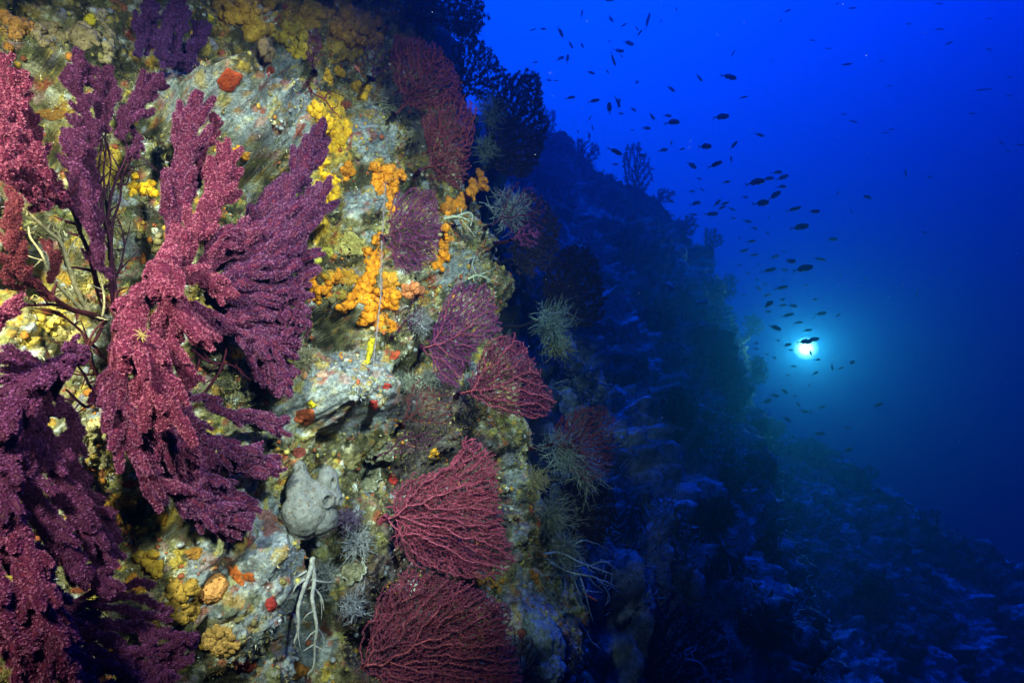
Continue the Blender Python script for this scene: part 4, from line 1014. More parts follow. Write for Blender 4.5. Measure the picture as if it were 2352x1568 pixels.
branching('bare_coral', 'white root-like coral branches hanging over dark water below the grey sponge', 'dead coral', [
    (13, [(718, 1282, .02), (712, 1310, .05), (700, 1345, .06), (690, 1375, .06), (684, 1400, .06), (686, 1440, .06), (676, 1478, .05)]),
    (12, [(716, 1285, .03), (722, 1330, .06), (718, 1370, .07), (722, 1400, .07), (728, 1440, .07), (722, 1480, .06), (720, 1530, .05), (705, 1550, .04)]),
    (8, [(700, 1330, .06), (680, 1345, .06), (665, 1375, .05)]), (6, [(715, 1330, .06), (745, 1338, .06), (770, 1336, .05)]),
    (6, [(722, 1350, .06), (738, 1370, .06), (745, 1400, .05)]), (6, [(705, 1310, .05), (685, 1322, .05), (668, 1328, .04)]),
    (5, [(722, 1400, .07), (705, 1410, .07), (695, 1425, .06)]), (5, [(728, 1440, .06), (745, 1470, .05), (742, 1530, .04)]), (5, [(720, 1480, .06), (695, 1495, .05)]),
], (.33, .32, .30), 1.0, seed=2, side=.25)
branching('branching_bryozoan', 'teal white branching bryozoan over the dark gap near the cliff foot', 'bryozoan', [
    (6, [(1262, 1290, .1), (1300, 1310, .15), (1340, 1320, .18), (1375, 1330, .2), (1400, 1370, .2), (1390, 1390, .2)]), (6, [(1250, 1270, .1), (1290, 1270, .15), (1330, 1290, .18), (1360, 1300, .2), (1410, 1320, .2)]),
    (5, [(1300, 1280, .12), (1320, 1250, .14), (1345, 1240, .15), (1365, 1250, .15)]), (5, [(1330, 1320, .15), (1345, 1360, .16), (1355, 1400, .16), (1362, 1425, .16)]),
    (5, [(1350, 1300, .16), (1390, 1290, .18), (1420, 1310, .18)]), (5, [(1310, 1310, .13), (1325, 1345, .14), (1335, 1380, .14), (1330, 1410, .14)]), (4, [(1375, 1330, .2), (1400, 1340, .2), (1425, 1362, .2)]),
    (5, [(1325, 1420, .12), (1345, 1450, .13), (1362, 1475, .13), (1380, 1490, .13)]), (4, [(1290, 1290, .1), (1300, 1340, .12), (1290, 1370, .12)]),
], (.28, .36, .40), 1.0, seed=3, side=.7)
branching('branching_bryozoan', 'pale forked branch over the dark gap, below the knobbly orange sponge', 'bryozoan', [
    (9, [(1015, 505, .02), (1040, 498, .08), (1060, 500, .1), (1080, 510, .12)]), (7, [(1050, 498, .09), (1070, 490, .11), (1085, 495, .12), (1080, 520, .12)]), (4, [(1060, 505, .1), (1080, 530, .11), (1092, 545, .11)]),
], (.42, .42, .30), 1.0, seed=4)
branching('branching_bryozoan', 'thin pale antler-like branch over the violet leaf-shaped fan', 'bryozoan', [
    (6, [(1075, 640, .05), (1095, 632, .1), (1120, 640, .14), (1130, 650, .15)]), (4, [(1100, 632, .1), (1125, 622, .13), (1140, 612, .14)]), (4, [(1090, 590, .05), (1085, 610, .08), (1095, 632, .1)]),
], (.38, .40, .28), 1.0, seed=5)
branching('branching_bryozoan', 'lone grey branching sprig deep in the shadow at the foot of the slope', 'bryozoan', [
    (5, [(1540, 1568, .0), (1565, 1530, .1), (1578, 1505, .12), (1600, 1490, .12)]), (5, [(1572, 1512, .1), (1605, 1520, .12), (1625, 1545, .12), (1640, 1568, .1)]), (4, [(1575, 1505, .1), (1572, 1495, .12), (1590, 1485, .12)]),
], (.42, .45, .48), 1.0, seed=6, depth=2.5)
branching('dark_twig', 'bare dark twig with curled side shoots crossing the grey ledge above golden sponge', 'dead coral', [
    (5, [(705, 190, .03), (720, 215, .05), (745, 230, .06), (760, 250, .06), (785, 275, .05)]), (4, [(715, 205, .05), (700, 215, .06), (715, 230, .06)]), (4, [(745, 230, .06), (755, 212, .06), (765, 222, .06)]), (3, [(705, 200, .05), (712, 180, .05), (722, 172, .05)]), (3, [(760, 250, .06), (775, 245, .06), (778, 230, .06)]),
], (.16, .03, .03), 1.0, seed=7, side=.5)

def bush(name, label, cat, u0, v0, r_px, n, col, seed, depth=None, lift=.03, dirs=(.5, -.3, .3), group=None, thin=1.):
    """a dense little bush of hair-thin twigs"""
    rg = np.random.default_rng(seed + 40); T = Tubes()
    if depth is None:
        loc, nor = hit(u0, v0)
        if loc is None or loc.y > 3: loc = P(u0, v0, depth0(u0, v0))
        loc = np.array(loc) + np.array((.3, -.8, .1)) * lift
    else: loc = np.array(P(u0, v0, depth))
    R = r_px * loc[1] / FPX; dv = np.array(dirs)
    for i in range(n):
        d = rg.normal(size=3) * .75 + dv; d /= np.linalg.norm(d)
        L_ = R * rg.uniform(.6, 1.1); m_ = 6; pts = [loc + rg.normal(size=3) * R * .18]
        for j in range(m_):
            d = d + rg.normal(size=3) * .28; d /= np.linalg.norm(d); pts.append(pts[-1] + d * L_ / m_)
        pts = np.array(pts); r0 = .0011 * thin * loc[1] / 1.6; cc = np.array(col) * rg.uniform(.6, 1.35)
        T.add(pts, np.linspace(r0, r0 * .4, m_ + 1), cc, 3)
        for j in range(4):
            q = rg.integers(2, m_); e = pts[q] - pts[q - 1]; e = e / np.linalg.norm(e) + rg.normal(size=3) * .8
            p2 = np.stack([pts[q], pts[q] + e * L_ * .13, pts[q] + (e + rg.normal(size=3) * .4) * L_ * .25])
            T.add(p2, np.array([r0 * .6, r0 * .5, r0 * .3]), cc, 3)
    o = T.build(name, M_TWIG); recenter(o, loc)
    return tag(o, label, cat, group)
GH = 'hydroid bushes on the cliff'
HY = (.34, .33, .22); HT = (.30, .38, .36); HW = (.36, .38, .38)
for lab, u, v, r_, n, c, dr in [
    ('olive grey hydroid bush hanging seaward of the grey ledge like a beard', 905, 245, 48, 150, HY, (.3, -.4, -.2)),
    ('small cream hydroid tuft against the dark red fans', 952, 315, 26, 80, (.44, .40, .24), (.4, -.4, 0)),
    ('white feathery hydroid plume over the dark gap, brightest of the bushes', 1158, 490, 52, 130, (.32, .37, .36), (.5, -.2, .2)),
    ('teal grey hydroid bush in front of the wine red fan', 1262, 1030, 50, 170, HT, (.6, -.4, -.1)),
    ('pale hydroid spray trailing below the teal bush', 1300, 1070, 44, 70, (.40, .42, .30), (.8, -.2, -.4)),
    ('greenish hydroid tuft between the black fan and the dark red twin', 1120, 270, 44, 120, (.20, .28, .22), (.5, -.3, .1)),
    ('dim green hydroid tuft lower on the edge of the black fan', 1110, 350, 34, 80, (.18, .24, .18), (.4, -.3, -.1)),
    ('bluish hydroid tuft under the black overhanging fan', 1050, 70, 44, 90, (.10, .20, .24), (.5, -.3, .1)),
    ('pale hydroid tuft at the foot of the violet leaf-shaped fan', 980, 870, 28, 90, (.42, .42, .36), (.4, -.5, .1)),
    ('white spiky hydroid tuft where the two rounded fans meet', 1072, 878, 22, 70, HW, (.2, -.6, .1)),
    ('grey wispy hydroid bush beside the stem of the violet leaf-shaped fan', 955, 745, 40, 110, (.34, .32, .34), (.3, -.5, .2)),
    ('ash grey hydroid fuzz on the boulder end, above the see-through fan', 930, 880, 30, 90, (.38, .38, .30), (.3, -.5, -.2)),
    ('grey lacy hydroid growth beside the white root-like branches', 745, 1320, 36, 90, (.32, .32, .33), (.4, -.5, .1)),
    ('pale lacy hydroid growth under the shell pile', 822, 1240, 40, 100, (.34, .34, .36), (.2, -.5, 0)),
    ('violet grey hydroid fuzz in the gap by the largest crimson fan', 800, 1190, 36, 90, (.24, .16, .26), (.2, -.5, 0)),
    ('pale hydroid bush at the foot of the draped crimson fan', 812, 1380, 34, 90, (.30, .30, .36), (.1, -.5, .1)),
    ('olive hydroid bush on the seaward edge, level with the largest crimson fan', 1225, 1170, 44, 130, (.26, .28, .20), (.5, -.4, 0)),
    ('grey green hydroid bush above the tangle of tube sponges', 1255, 1245, 40, 110, (.24, .28, .24), (.6, -.3, 0)),
    ('mossy yellow hydroid tuft on the seaward edge beside the crimson fan tip', 1190, 1095, 26, 80, (.34, .30, .14), (.5, -.4, .1)),
    ('dull olive hydroid bush beside the sponge ridge and see-through fan', 700, 830, 40, 100, (.28, .24, .14), (.1, -.5, -.1)),
    ('bushy greenish hydroid growth behind the rounded red fan', 1225, 760, 44, 110, (.16, .24, .22), (.5, -.2, 0)),
    ('yellow green hydroid tuft lower behind the rounded red fan', 1240, 800, 30, 70, (.24, .26, .12), (.5, -.2, -.2)),
    ('straw coloured hydroid tuft beside the stem of the big furry gorgonian', 285, 755, 40, 110, (.36, .30, .22), (.2, -.5, .1)),
    ('ginger hydroid tuft on the bottom corner below the rosy gorgonian', 30, 1540, 40, 90, (.34, .24, .08), (.3, -.5, .2)),
]:
    k_ = 1.3 if u > 1180 else 1.
    bush('hydroid', lab, 'hydroid', u, v, r_ * k_, int(n * k_), np.array(c) * (.8 if u > 1180 else 1.), int(u * 7 + v), dirs=dr, lift=.16 if u > 1180 else .03, group=GH, thin=1.25 if 'white' in lab or 'pale' in lab else 1.)
# the fuzzy line that hangs down the rock
tl = Tubes(); pts, s, d = lift_path([(886, 420, .05), (880, 500, .06), (876, 600, .07), (874, 680, .07), (868, 740, .06), (862, 790, .05), (858, 840, .04)], 4, .002, 9)
tl.add(pts, np.full(len(pts), .0016), (.25, .20, .22), 5)
for i in range(260):
    q = RNG.integers(0, len(pts)); e = RNG.normal(size=3); tl.add(np.stack([pts[q], pts[q] + e * .004, pts[q] + e * .007]), np.array([.0005, .0004, .0002]), (.34, .26, .28), 3)
tag(recenter(tl.build('fishing_line', M_TWIG), pts[0]), 'thin fuzzy overgrown line hanging down past the orange finger sponge', 'line')

# oyster shells in a heap
def shell(label, u, v, r, tilt, seed):
    loc, nor = hit(u, v)
    rg = np.random.default_rng(seed); R = r * loc.y / FPX
    nu, nv = 26, 40; V, Cc = [], []
    for side, sgn in (('upper', 1), ('lower', -1)):
        pass
    for i in range(nu):
        q = i / (nu - 1)
        for j in range(nv):
            t = j / nv * 2 * math.pi
            wv = 1 + .10 * math.sin(7 * t + seed) * q + .05 * math.sin(13 * t) * q
            h = .42 * (1 - q ** 2.2) + .04 * math.sin(q * 34) * q
            V.append((math.cos(t) * q * wv, math.sin(t) * q * wv * .8 + .15 * q, h)); g = .8 + .18 * math.sin(q * 34 + 2 * math.sin(t)) + rg.uniform(-.25, .25)
            Cc.append(np.array((.22, .20, .13)) * g if q < .93 else np.array((.42, .41, .36)))
    V = np.array(V); V = V + np.stack([pn(V * 3 + seed, 41), pn(V * 3 + seed, 42), pn(V * 3 + seed, 43)], 1) * .35; V = V * R; idx = np.arange(nu * nv).reshape(nu, nv); jn = np.roll(idx, -1, 1)
    q1 = np.stack([idx[:-1], jn[:-1], jn[1:], idx[1:]], -1).reshape(-1, 4)
    low = V.copy(); low[:, 2] = -low[:, 2] * .5 - R * .05
    V2 = np.concatenate([V, low]); qs = np.concatenate([q1, q1[:, ::-1] + len(V)])
    rim = np.stack([idx[-1], jn[-1], jn[-1] + len(V), idx[-1] + len(V)], -1); qs = np.concatenate([qs, rim])
    o = mesh_np('oyster', V2, quads=qs, col=np.concatenate([Cc, Cc]), mat=M_SHELL)
    d = (nor + Vector((tilt * .6, -.5, .3))).normalized()
    o.rotation_euler = d.to_track_quat('Z', 'Y').to_euler(); o.location = loc + nor * R * .3
    return tag(o, label, 'shell', 'oyster heap on the cliff')
shell('rounded oyster shell with pale wavy lip, topmost of the shell pile', 872, 1032, 38, .6, 1)
shell('ridged dark-mouthed oyster shell on the pile, nearest the grey sponge', 826, 1080, 34, -.7, 2)
shell('oyster shell with orange specks in the middle of the pile', 852, 1096, 34, .2, 3)
shell('lowest oyster shell of the pile, over the violet fuzz', 842, 1126, 30, .5, 4)
shell('pale oyster shell edge beside the foot of the draped crimson fan', 815, 1322, 34, -.4, 5)
# a small white creature in the crimson fan, a pale star on the pink branch
def star(name, label, u, v, lift, r, arms, col, seed, cat):
    rg = np.random.default_rng(seed); T = Tubes(); d = depth0(u, v) - lift; c = np.array(P(u, v, d)); R = r * d / FPX
    T.add(np.stack([c + (0, R * .3, 0), c + (0, R * .05, 0), c - (0, R * .22, 0), c - (0, R * .3, 0)]), np.array([.2, .34, .26, .04]) * R, col, 10)
    for i in range(arms):
        t = i / arms * 6.28 + rg.uniform(-.2, .2); a = np.array([math.cos(t), rg.uniform(-.5, 0), math.sin(t)])
        b = np.array([math.cos(t + .5), -.2, math.sin(t + .5)]); L_ = R * rg.uniform(.7, 1.15)
        T.add(np.stack([c, c + a * L_ * .45, c + a * L_ * .75 + b * L_ * .08, c + a * L_ * .9 + b * L_ * .3]), np.array([.10, .09, .06, .02]) * R * 1.4, np.array(col) * rg.uniform(.8, 1.15), 5)
    return tag(recenter(T.build(name, M_SPONGE), c), label, cat)
star('brittle_star', 'tiny straw yellow star with curled arms clinging to the pink furry branch', 327, 770, .30, 17, 8, (.22, .15, .05), 3, 'brittle star')
star('tube_worm', 'white frilly tube worm crown sitting in the draped crimson fan', 932, 1352, .10, 22, 16, (.78, .74, .62), 4, 'worm')
tag(lobes('anemone', [(905, 1350, 5), (930, 1350, 13, 1.2, .8), (945, 1340, 11), (952, 1350, 8)], (.74, .72, .66), 5, rough=.4, osc=0), 'cream white crumpled lump caught in the draped crimson fan', 'anemone')
print('growth', round(time.time() - T0, 1))

# ------------------------------------------------------------------ uncounted growth: turf and small crusts all over the rock
def turf(name, pos, nor, col, n_blade, lmin, lmax, width, spread=.8, keep=None):
    N = len(pos); K = n_blade
    dirs = nor[:, None, :] + RNG.normal(size=(N, K, 3)) * spread; dirs /= np.linalg.norm(dirs, axis=2, keepdims=True)
    side = np.cross(dirs, RNG.normal(size=(N, K, 3))); side /= np.linalg.norm(side, axis=2, keepdims=True) + 1e-9
    L_ = RNG.uniform(lmin, lmax, (N, K, 1)); f = pos[:, None, :] - nor[:, None, :] * .002 + RNG.normal(size=(N, K, 3)) * lmax * .25
    v = np.stack([f + side * width, f - side * width, f + dirs * L_ * .55 + side * width * .8, f + dirs * L_ + RNG.normal(size=(N, K, 3)) * L_ * .25], 2)
    i = np.arange(N * K)[:, None] * 4
    tris = np.concatenate([i + np.array([[0, 1, 2]]), i + np.array([[2, 1, 3]])])
    cc = np.repeat(np.repeat(col[:, None, :], K, 1)[:, :, None, :] * RNG.uniform(.6, 1.4, (N, K, 1, 1)), 4, 2)
    return mesh_np(name, v.reshape(-1, 3), tris=tris, col=cc.reshape(-1, 3), mat=M_TURF, smooth=False)
def grid_normals(pos, a, b):
    G_ = pos.reshape(a, b, 3); n = np.cross(np.gradient(G_, axis=0), np.gradient(G_, axis=1)).reshape(-1, 3)
    return n / (np.linalg.norm(n, axis=1)[:, None] + 1e-12)
wn = grid_normals(w_pos, NS, NZ)
if (wn * b_nor).sum(1).mean() < 0: wn = -wn
vis = (w_u > -60) & (w_u < 1420) & (w_v > -60) & (w_v < 1630) & (w_pos[:, 1] > .3)
dens = sm(-.15, .25, fbm(w_pos * 6, 81, 2)) * (1 - .7 * grey) + .06
cand = np.where(vis & (RNG.uniform(size=len(w_pos)) < dens * .42))[0]
tc_ = wc[cand] * 1.15
k = RNG.uniform(size=(len(cand), 1)) < .25
tc_ = np.where(k, np.array([[.34, .27, .08]]), tc_)
tag(turf('algal_turf', w_pos[cand], wn[cand], tc_, 3, .004, .011, .0007), kind='stuff')
# nubbles: tiny cushions, buds, tube ends
dn = sm(.05, .4, fbm(w_pos * 9, 82, 2))
cand = np.where(vis & (RNG.uniform(size=len(w_pos)) < dn * .075 + .006))[0]
bv, bf = ICO[2]
pal = np.array([(.55, .30, .04), (.50, .40, .22), (.60, .22, .03), (.44, .36, .10), (.36, .36, .38), (.40, .10, .04), (.24, .19, .08), (.55, .52, .44), (.16, .13, .07)])
pw = np.array([.17, .18, .06, .17, .10, .04, .15, .05, .08]); pw /= pw.sum()
N = len(cand); rr = RNG.gamma(2.0, .0015, N).clip(.0012, .008)
which = RNG.choice(len(pal), N, p=pw)
zone = np.clip(np.round(fbm(w_pos[cand] * 4, 83, 2) * 6 + 4), 0, 8).astype(int)      # neighbours tend to be alike
which = np.where(RNG.uniform(size=N) < .5, zone, which)
dirs = bv[None] * (1 + .22 * RNG.normal(size=(N, len(bv), 1)) * .6)
v = w_pos[cand][:, None, :] + (dirs * RNG.uniform(.7, 1.3, (N, 1, 3))) * rr[:, None, None] + wn[cand][:, None, :] * rr[:, None, None] * .3
cc = np.repeat(pal[which][:, None, :] * RNG.uniform(.7, 1.25, (N, 1, 1)), len(bv), 1)
f = (bf[None] + (np.arange(N) * len(bv))[:, None, None]).reshape(-1, 3)
tag(mesh_np('encrusting_growth', v.reshape(-1, 3), tris=f, col=cc.reshape(-1, 3), mat=M_SPONGE), kind='stuff')
# shaggy growth on the far slope
sv_u, sv_v = uv_of(s_pos)
gn = grid_normals(s_pos, *gt.shape)
if gn[:, 2].mean() < 0: gn = -gn
vs = (sv_u > 1000) & (sv_u < 2500) & (sv_v > 150) & (sv_v < 1680)
ds = sm(-.2, .3, fbm(s_pos * 1.6, 84, 2))
cand = np.where(vs & (RNG.uniform(size=len(s_pos)) < ds * .5) & ((sc_.mean(1) < .42) | (RNG.uniform(size=len(s_pos)) < .12)))[0]
bc = np.repeat(np.array([[.16, .15, .13]]), len(cand), 0) * RNG.uniform(.5, 2.2, (len(cand), 1))
tag(turf('slope_growth', s_pos[cand], gn[cand], bc, 4, .02, .075, .0035, .9), kind='stuff')
print('turf', round(time.time() - T0, 1))

# ------------------------------------------------------------------ gorgonians far off on the slope
def slope_hit(u, v):
    loc, nor, _, _ = BVS.ray_cast(Vector((0, 0, 0)), P(u, v, 1).normalized(), 40)
    return loc
def blob_outline(cu, cv, ru, rv, seed, top=1.0):
    rg = np.random.default_rng(seed); ph = rg.uniform(0, 6.28, 5); out = []
    for i in range(22):
        t = i / 22 * 2 * math.pi; k = 1 + sum(.11 / (j + 1) * math.sin((j + 2) * t + ph[j]) for j in range(5))
        out.append((cu + math.cos(t) * ru * k, cv - math.sin(t) * rv * k))
    return out
far = [('tall dark pinnacle-like gorgonian clump standing on the reef crest', 1462, 392, 38, 56, 1455, 455), ('hazy gorgonian with hooked top at the upper end of the reef crest', 1280, 330, 30, 34, 1275, 372),
       ('hazy gorgonian leaning over the notch before the pinnacle', 1345, 345, 36, 30, 1330, 385), ('faint tall gorgonian wisp against bright water beside the tall black fan', 1262, 280, 16, 30, 1262, 315),
       ('rounded gorgonian on the crest just below the pinnacle', 1525, 450, 24, 18, 1515, 470), ('ragged gorgonian on the crest over the first notch', 1590, 505, 26, 24, 1580, 530),
       ('low gorgonian where the crest steepens', 1640, 550, 26, 24, 1625, 575), ('bushy gorgonian jutting from the steep reef edge, highest there', 1690, 640, 22, 28, 1675, 665),
       ('bushy gorgonian on the steep reef edge near the torch', 1735, 740, 24, 30, 1718, 765), ('gorgonian hanging off the reef edge level with the torch', 1742, 850, 22, 34, 1724, 870),
       ('dark gorgonian at the foot of the steep reef edge', 1775, 985, 30, 26, 1762, 1012), ('broad dark gorgonian on the lower shoulder of the slope', 1860, 1030, 40, 26, 1850, 1060),
       ('dark gorgonian on the lower ridge, seaward of the broad one', 1985, 1090, 34, 26, 1975, 1118), ('dark gorgonian farthest down the lower ridge', 2130, 1195, 34, 26, 2120, 1220),
       ('black gorgonian on the slope face above the pale sand patch', 1560, 930, 44, 40, 1545, 985), ('black gorgonian in the middle of the slope below the crest', 1520, 720, 40, 38, 1500, 760),
       ('black gorgonian high on the slope under the pinnacle', 1440, 560, 36, 34, 1425, 595), ('black gorgonian low on the slope beyond the wine red fan', 1640, 1180, 52, 40, 1620, 1225),
       ('black gorgonian on the slope facing the torch', 1660, 830, 36, 34, 1645, 870), ('black gorgonian at the bottom of the slope near the grey sprig', 1760, 1440, 60, 46, 1740, 1490),
       ('black gorgonian on the deep lower slope', 2010, 1350, 46, 36, 1995, 1390)]
for i, (lab, cu, cv, ru, rv, bu, bv_) in enumerate(far):
    for k in range(16):                                   # set the foot on the rock
        loc = slope_hit(bu - 5 * k, bv_ + 6 * k)
        if loc is not None: break
    cu, cv, bu, bv_ = cu - 5 * k, cv + 6 * k, bu - 5 * k - 3, bv_ + 6 * k + 6
    d = loc.y if loc is not None else 8.0
    fan_gorgonian(lab, blob_outline(cu, cv, ru, rv, i), (bu, bv_), d - .04, (.035, .03, .035), (.07, .06, .07), (.03, .025, .03), spacing=5, tilt=(0, 0), cup=.15, thin=2.2, polyp=.04, gap=.02, seed=40 + i, K=4, bright=.1,
                  anchor=False, group='dark gorgonians on the far slope', layers=2, wave=.06, cbright=(.1, .09, .1))

# a few pale things on the slope
def slope_lump(label, u, v, r, sx, sz, col, seed, cat='sponge', name='sponge'):
    loc = slope_hit(u, v); rg = np.random.default_rng(seed); bv, bf = ICO[4]; R = r * loc.y / FPX
    k = 1 + .3 * fbm(bv * 1.5 + rg.uniform(0, 30, 3), 5, 3)
    o = mesh_np(name, bv * k[:, None] * R * np.array([sx, .7, sz]), tris=bf, col=np.tile(np.array([col]), (len(bv), 1)) * (1 + .3 * pn(bv * 3, 6))[:, None], mat=M_SPONGE)
    o.location = loc; tag(o, label, cat, 'pale sponges on the far slope')
slope_lump('pale upright fan-like sponge on the slope, brightest low down', 1602, 1345, 26, .65, 1.4, (.55, .55, .52), 1)
slope_lump('pale patch-like sponge on the slope beneath the dim wine red fan', 1530, 985, 26, 1.5, .5, (.5, .5, .48), 2)
slope_lump('pale flat sponge in the middle of the slope, beside the sea star', 1560, 1130, 34, 1.5, .6, (.5, .5, .48), 3)
slope_lump('pale sponge in the upper slope, near the cliff gap', 1352, 500, 16, 1.5, .6, (.45, .46, .45), 4)
slope_lump('pale oblong sponge on the lower slope under the sea star', 1705, 1290, 26, 1.6, .5, (.5, .5, .48), 5)
loc = slope_hit(1710, 1140); T = Tubes(); R = 20 * loc.y / FPX; c = np.array(loc) + (0, -.08, .05)
T.add(np.stack([c + (0, .2 * R, 0), c, c - (0, .25 * R, 0), c - (0, .3 * R, 0)]), np.array([.2, .34, .22, .03]) * R, (.6, .6, .58), 10)
for i in range(5):
    t = .4 + i * 6.283 / 5; a = np.array([math.cos(t), -.1, math.sin(t)]); T.add(np.stack([c, c + a * R * .5, c + a * R * .9, c + a * R]), np.array([.24, .2, .12, .03]) * R, (.6, .6, .58), 6)
tag(recenter(T.build('sea_star', M_SPONGE), c), 'pale five-armed sea star on the dark slope', 'sea star')

# ------------------------------------------------------------------ the diver's torch shining through the water
td = 8.2; tpos = P(1851, 800, td)
aim = (-tpos).normalized()
torch = empty('dive_torch', tpos, 'switched-on dive torch shining white and turquoise past the reef edge', 'torch')
def lathe(name, prof, col, mt, k=32):
    prof = np.array(prof); n = len(prof); th = np.arange(k) / k * 2 * math.pi
    v = np.stack([prof[:, 1:2] * np.cos(th), prof[:, 1:2] * np.sin(th), np.repeat(prof[:, :1], k, 1)], -1).reshape(-1, 3)
    i = np.arange(n * k).reshape(n, k); j = np.roll(i, -1, 1)
    o = mesh_np(name, v, quads=np.stack([i[:-1], j[:-1], j[1:], i[1:]], -1).reshape(-1, 4), col=np.tile(np.array([col]), (len(v), 1)), mat=mt)
    o.parent = torch; o.rotation_euler = aim.to_track_quat('Z', 'Y').to_euler(); return o
lathe('body', [(-.30, .001), (-.30, .035), (-.29, .04), (-.12, .04), (-.10, .055), (-.09, .058)], (.03, .03, .03), M_SHELL)
lathe('head', [(-.09, .058), (-.05, .11), (.0, .17), (.02, .173), (.02, .168), (.004, .162)], (.03, .03, .03), M_SHELL)
m = bpy.data.materials.new('lit_lens'); m.use_nodes = True
m.node_tree.nodes['Principled BSDF'].inputs['Emission Color'].default_value = (1, 1, 1, 1)
_n = m.node_tree.nodes; _l = m.node_tree.links.new          # hot centre, weaker towards the rim of the reflector
_tc = _n.new('ShaderNodeTexCoord'); _mp = _n.new('ShaderNodeVectorMath'); _mp.operation = 'MULTIPLY'; _mp.inputs[1].default_value = (1, 1, 0)
_ln = _n.new('ShaderNodeVectorMath'); _ln.operation = 'LENGTH'; _mr = _n.new('ShaderNodeMapRange'); _mr.inputs['From Min'].default_value = 0; _mr.inputs['From Max'].default_value = .19; _mr.inputs['To Min'].default_value = 1; _mr.inputs['To Max'].default_value = 0
_pw = _n.new('ShaderNodeMath'); _pw.operation = 'POWER'; _pw.inputs[1].default_value = 3.2; _ml = _n.new('ShaderNodeMath'); _ml.operation = 'MULTIPLY_ADD'; _ml.inputs[1].default_value = 26; _ml.inputs[2].default_value = .2
_l(_tc.outputs['Object'], _mp.inputs[0]); _l(_mp.outputs[0], _ln.inputs[0]); _l(_ln.outputs['Value'], _mr.inputs['Value']); _l(_mr.outputs[0], _pw.inputs[0]); _l(_pw.outputs[0], _ml.inputs[0])
_l(_ml.outputs[0], m.node_tree.nodes['Principled BSDF'].inputs['Emission Strength'])
lathe('lens', [(.018, .168), (.032, .12), (.042, .06), (.046, .001)], (.8, .8, .8), m)
lathe('handle', [(-.26, .002), (-.26, .018), (-.06, .018), (-.06, .002)], (.03, .03, .03), M_SHELL).location = (0, 0, .075)
tl_d = bpy.data.lights.new('torch_light', 'SPOT'); tl_d.energy = 240; tl_d.color = (.7, 1.0, .72); tl_d.shadow_soft_size = .05; tl_d.spot_size = math.radians(130); tl_d.spot_blend = 1.0
tl_o = bpy.data.objects.new('torch_light', tl_d); C.objects.link(tl_o); tl_o.location = tpos + aim * .16; tl_o.rotation_euler = aim.to_track_quat('-Z', 'Y').to_euler()

# ------------------------------------------------------------------ fish
def fish_mesh(name, deep, bend, slim=False, fork=.13):
    n, k = 26, 14
    x = np.linspace(0, 1, n)                              # nose .. tail root
    h = deep * np.power(np.sin(np.pi * np.power(x * .93 + .035, .72)), .85) * (1 - .15 * x); h[0] = deep * .10; h[-1] = max(h[-1], deep * .16)
    w = h * (.42 if not slim else .6)
    X = .5 - x * .80
    Y = bend * np.power(np.clip((x - .3) / .7, 0, 1), 2) * .16
    th = np.arange(k) / k * 2 * math.pi
    v = np.stack([np.repeat(X[:, None], k, 1), Y[:, None] + w[:, None] * .5 * np.cos(th), h[:, None] * .5 * np.sin(th) * np.where(np.sin(th) > 0, 1., .95)[None]], -1).reshape(-1, 3)
    i = np.arange(n * k).reshape(n, k); j = np.roll(i, -1, 1)
    q = np.stack([i[:-1], i[1:], j[1:], j[:-1]], -1).reshape(-1, 4).tolist()
    V = v.tolist(); tri = [[i[0, a], i[0, (a + 1) % k], i[0, (a + k // 2) % k]] for a in range(0)]
    V.append([.505, 0, 0]); c0 = len(V) - 1
    for a in range(k): tri.append([c0, int(i[0, a]), int(j[0, a])])
    def fin(pts, th0):
        """a lens-section fin from an outline in the X-Z plane"""
        b = len(V); P_ = np.array(pts); m_ = len(P_); ctr = P_.mean(0)
        yy = lambda px_: bend * max(0, ((.5 - px_) / .8 - .3) / .7) ** 2 * .16
        for p_ in P_: V.append([p_[0], yy(p_[0]), p_[1]])
        V.append([ctr[0], yy(ctr[0]) + th0, ctr[1]]); V.append([ctr[0], yy(ctr[0]) - th0, ctr[1]])
        for a in range(m_):
            tri.append([b + a, b + (a + 1) % m_, b + m_]); tri.append([b + (a + 1) % m_, b + a, b + m_ + 1])
    r_ = h[-1] * .5
    fin([(-.28, r_), (-.36, r_ * 1.5), (-.52, fork * 1.15), (-.44, fork * .45), (-.385, 0), (-.30, 0)], .008)
    fin([(-.28, -r_), (-.30, 0), (-.385, 0), (-.44, -fork * .45), (-.52, -fork * 1.15), (-.36, -r_ * 1.5)], .008)
    hh = lambda xx: np.interp(.5 - xx, x * .8, h) * .5
    fin([(.20, hh(.20) * .9), (.14, hh(.14) + deep * .16), (.0, hh(0) + deep * .15), (-.14, hh(-.14) + deep * .18), (-.20, hh(-.2) + deep * .06), (-.18, hh(-.18) * .8), (0, hh(0) * .8)], .01)
    fin([(.0, -hh(0) * .9), (-.04, -hh(-.04) - deep * .15), (-.15, -hh(-.15) - deep * .14), (-.2, -hh(-.2) * .8)], .01)
    fin([(.2, -hh(.2) * .85), (.13, -hh(.13) - deep * .16), (.1, -hh(.1) * .9)], .008)
    V = np.array(V); col = np.ones((len(V), 3)) * .9
    col[: n * k] *= (1.25 - .55 * np.tile(np.sin(th), n))[:, None]          # dark back, paler belly
    o = mesh_np(name, V, tris=tri, quads=q, col=col, mat=M_FISH); return o
def tinted(m0, name, tint):
    m = m0.copy(); m.name = name; n = m.node_tree.nodes; l = m.node_tree.links
    b = n['Principled BSDF']; src = b.inputs['Base Color'].links[0].from_socket
    mx = n.new('ShaderNodeVectorMath'); mx.operation = 'MULTIPLY'; mx.inputs[1].default_value = tint
    l.new(src, mx.inputs[0]); l.new(mx.outputs[0], b.inputs['Base Color']); return m
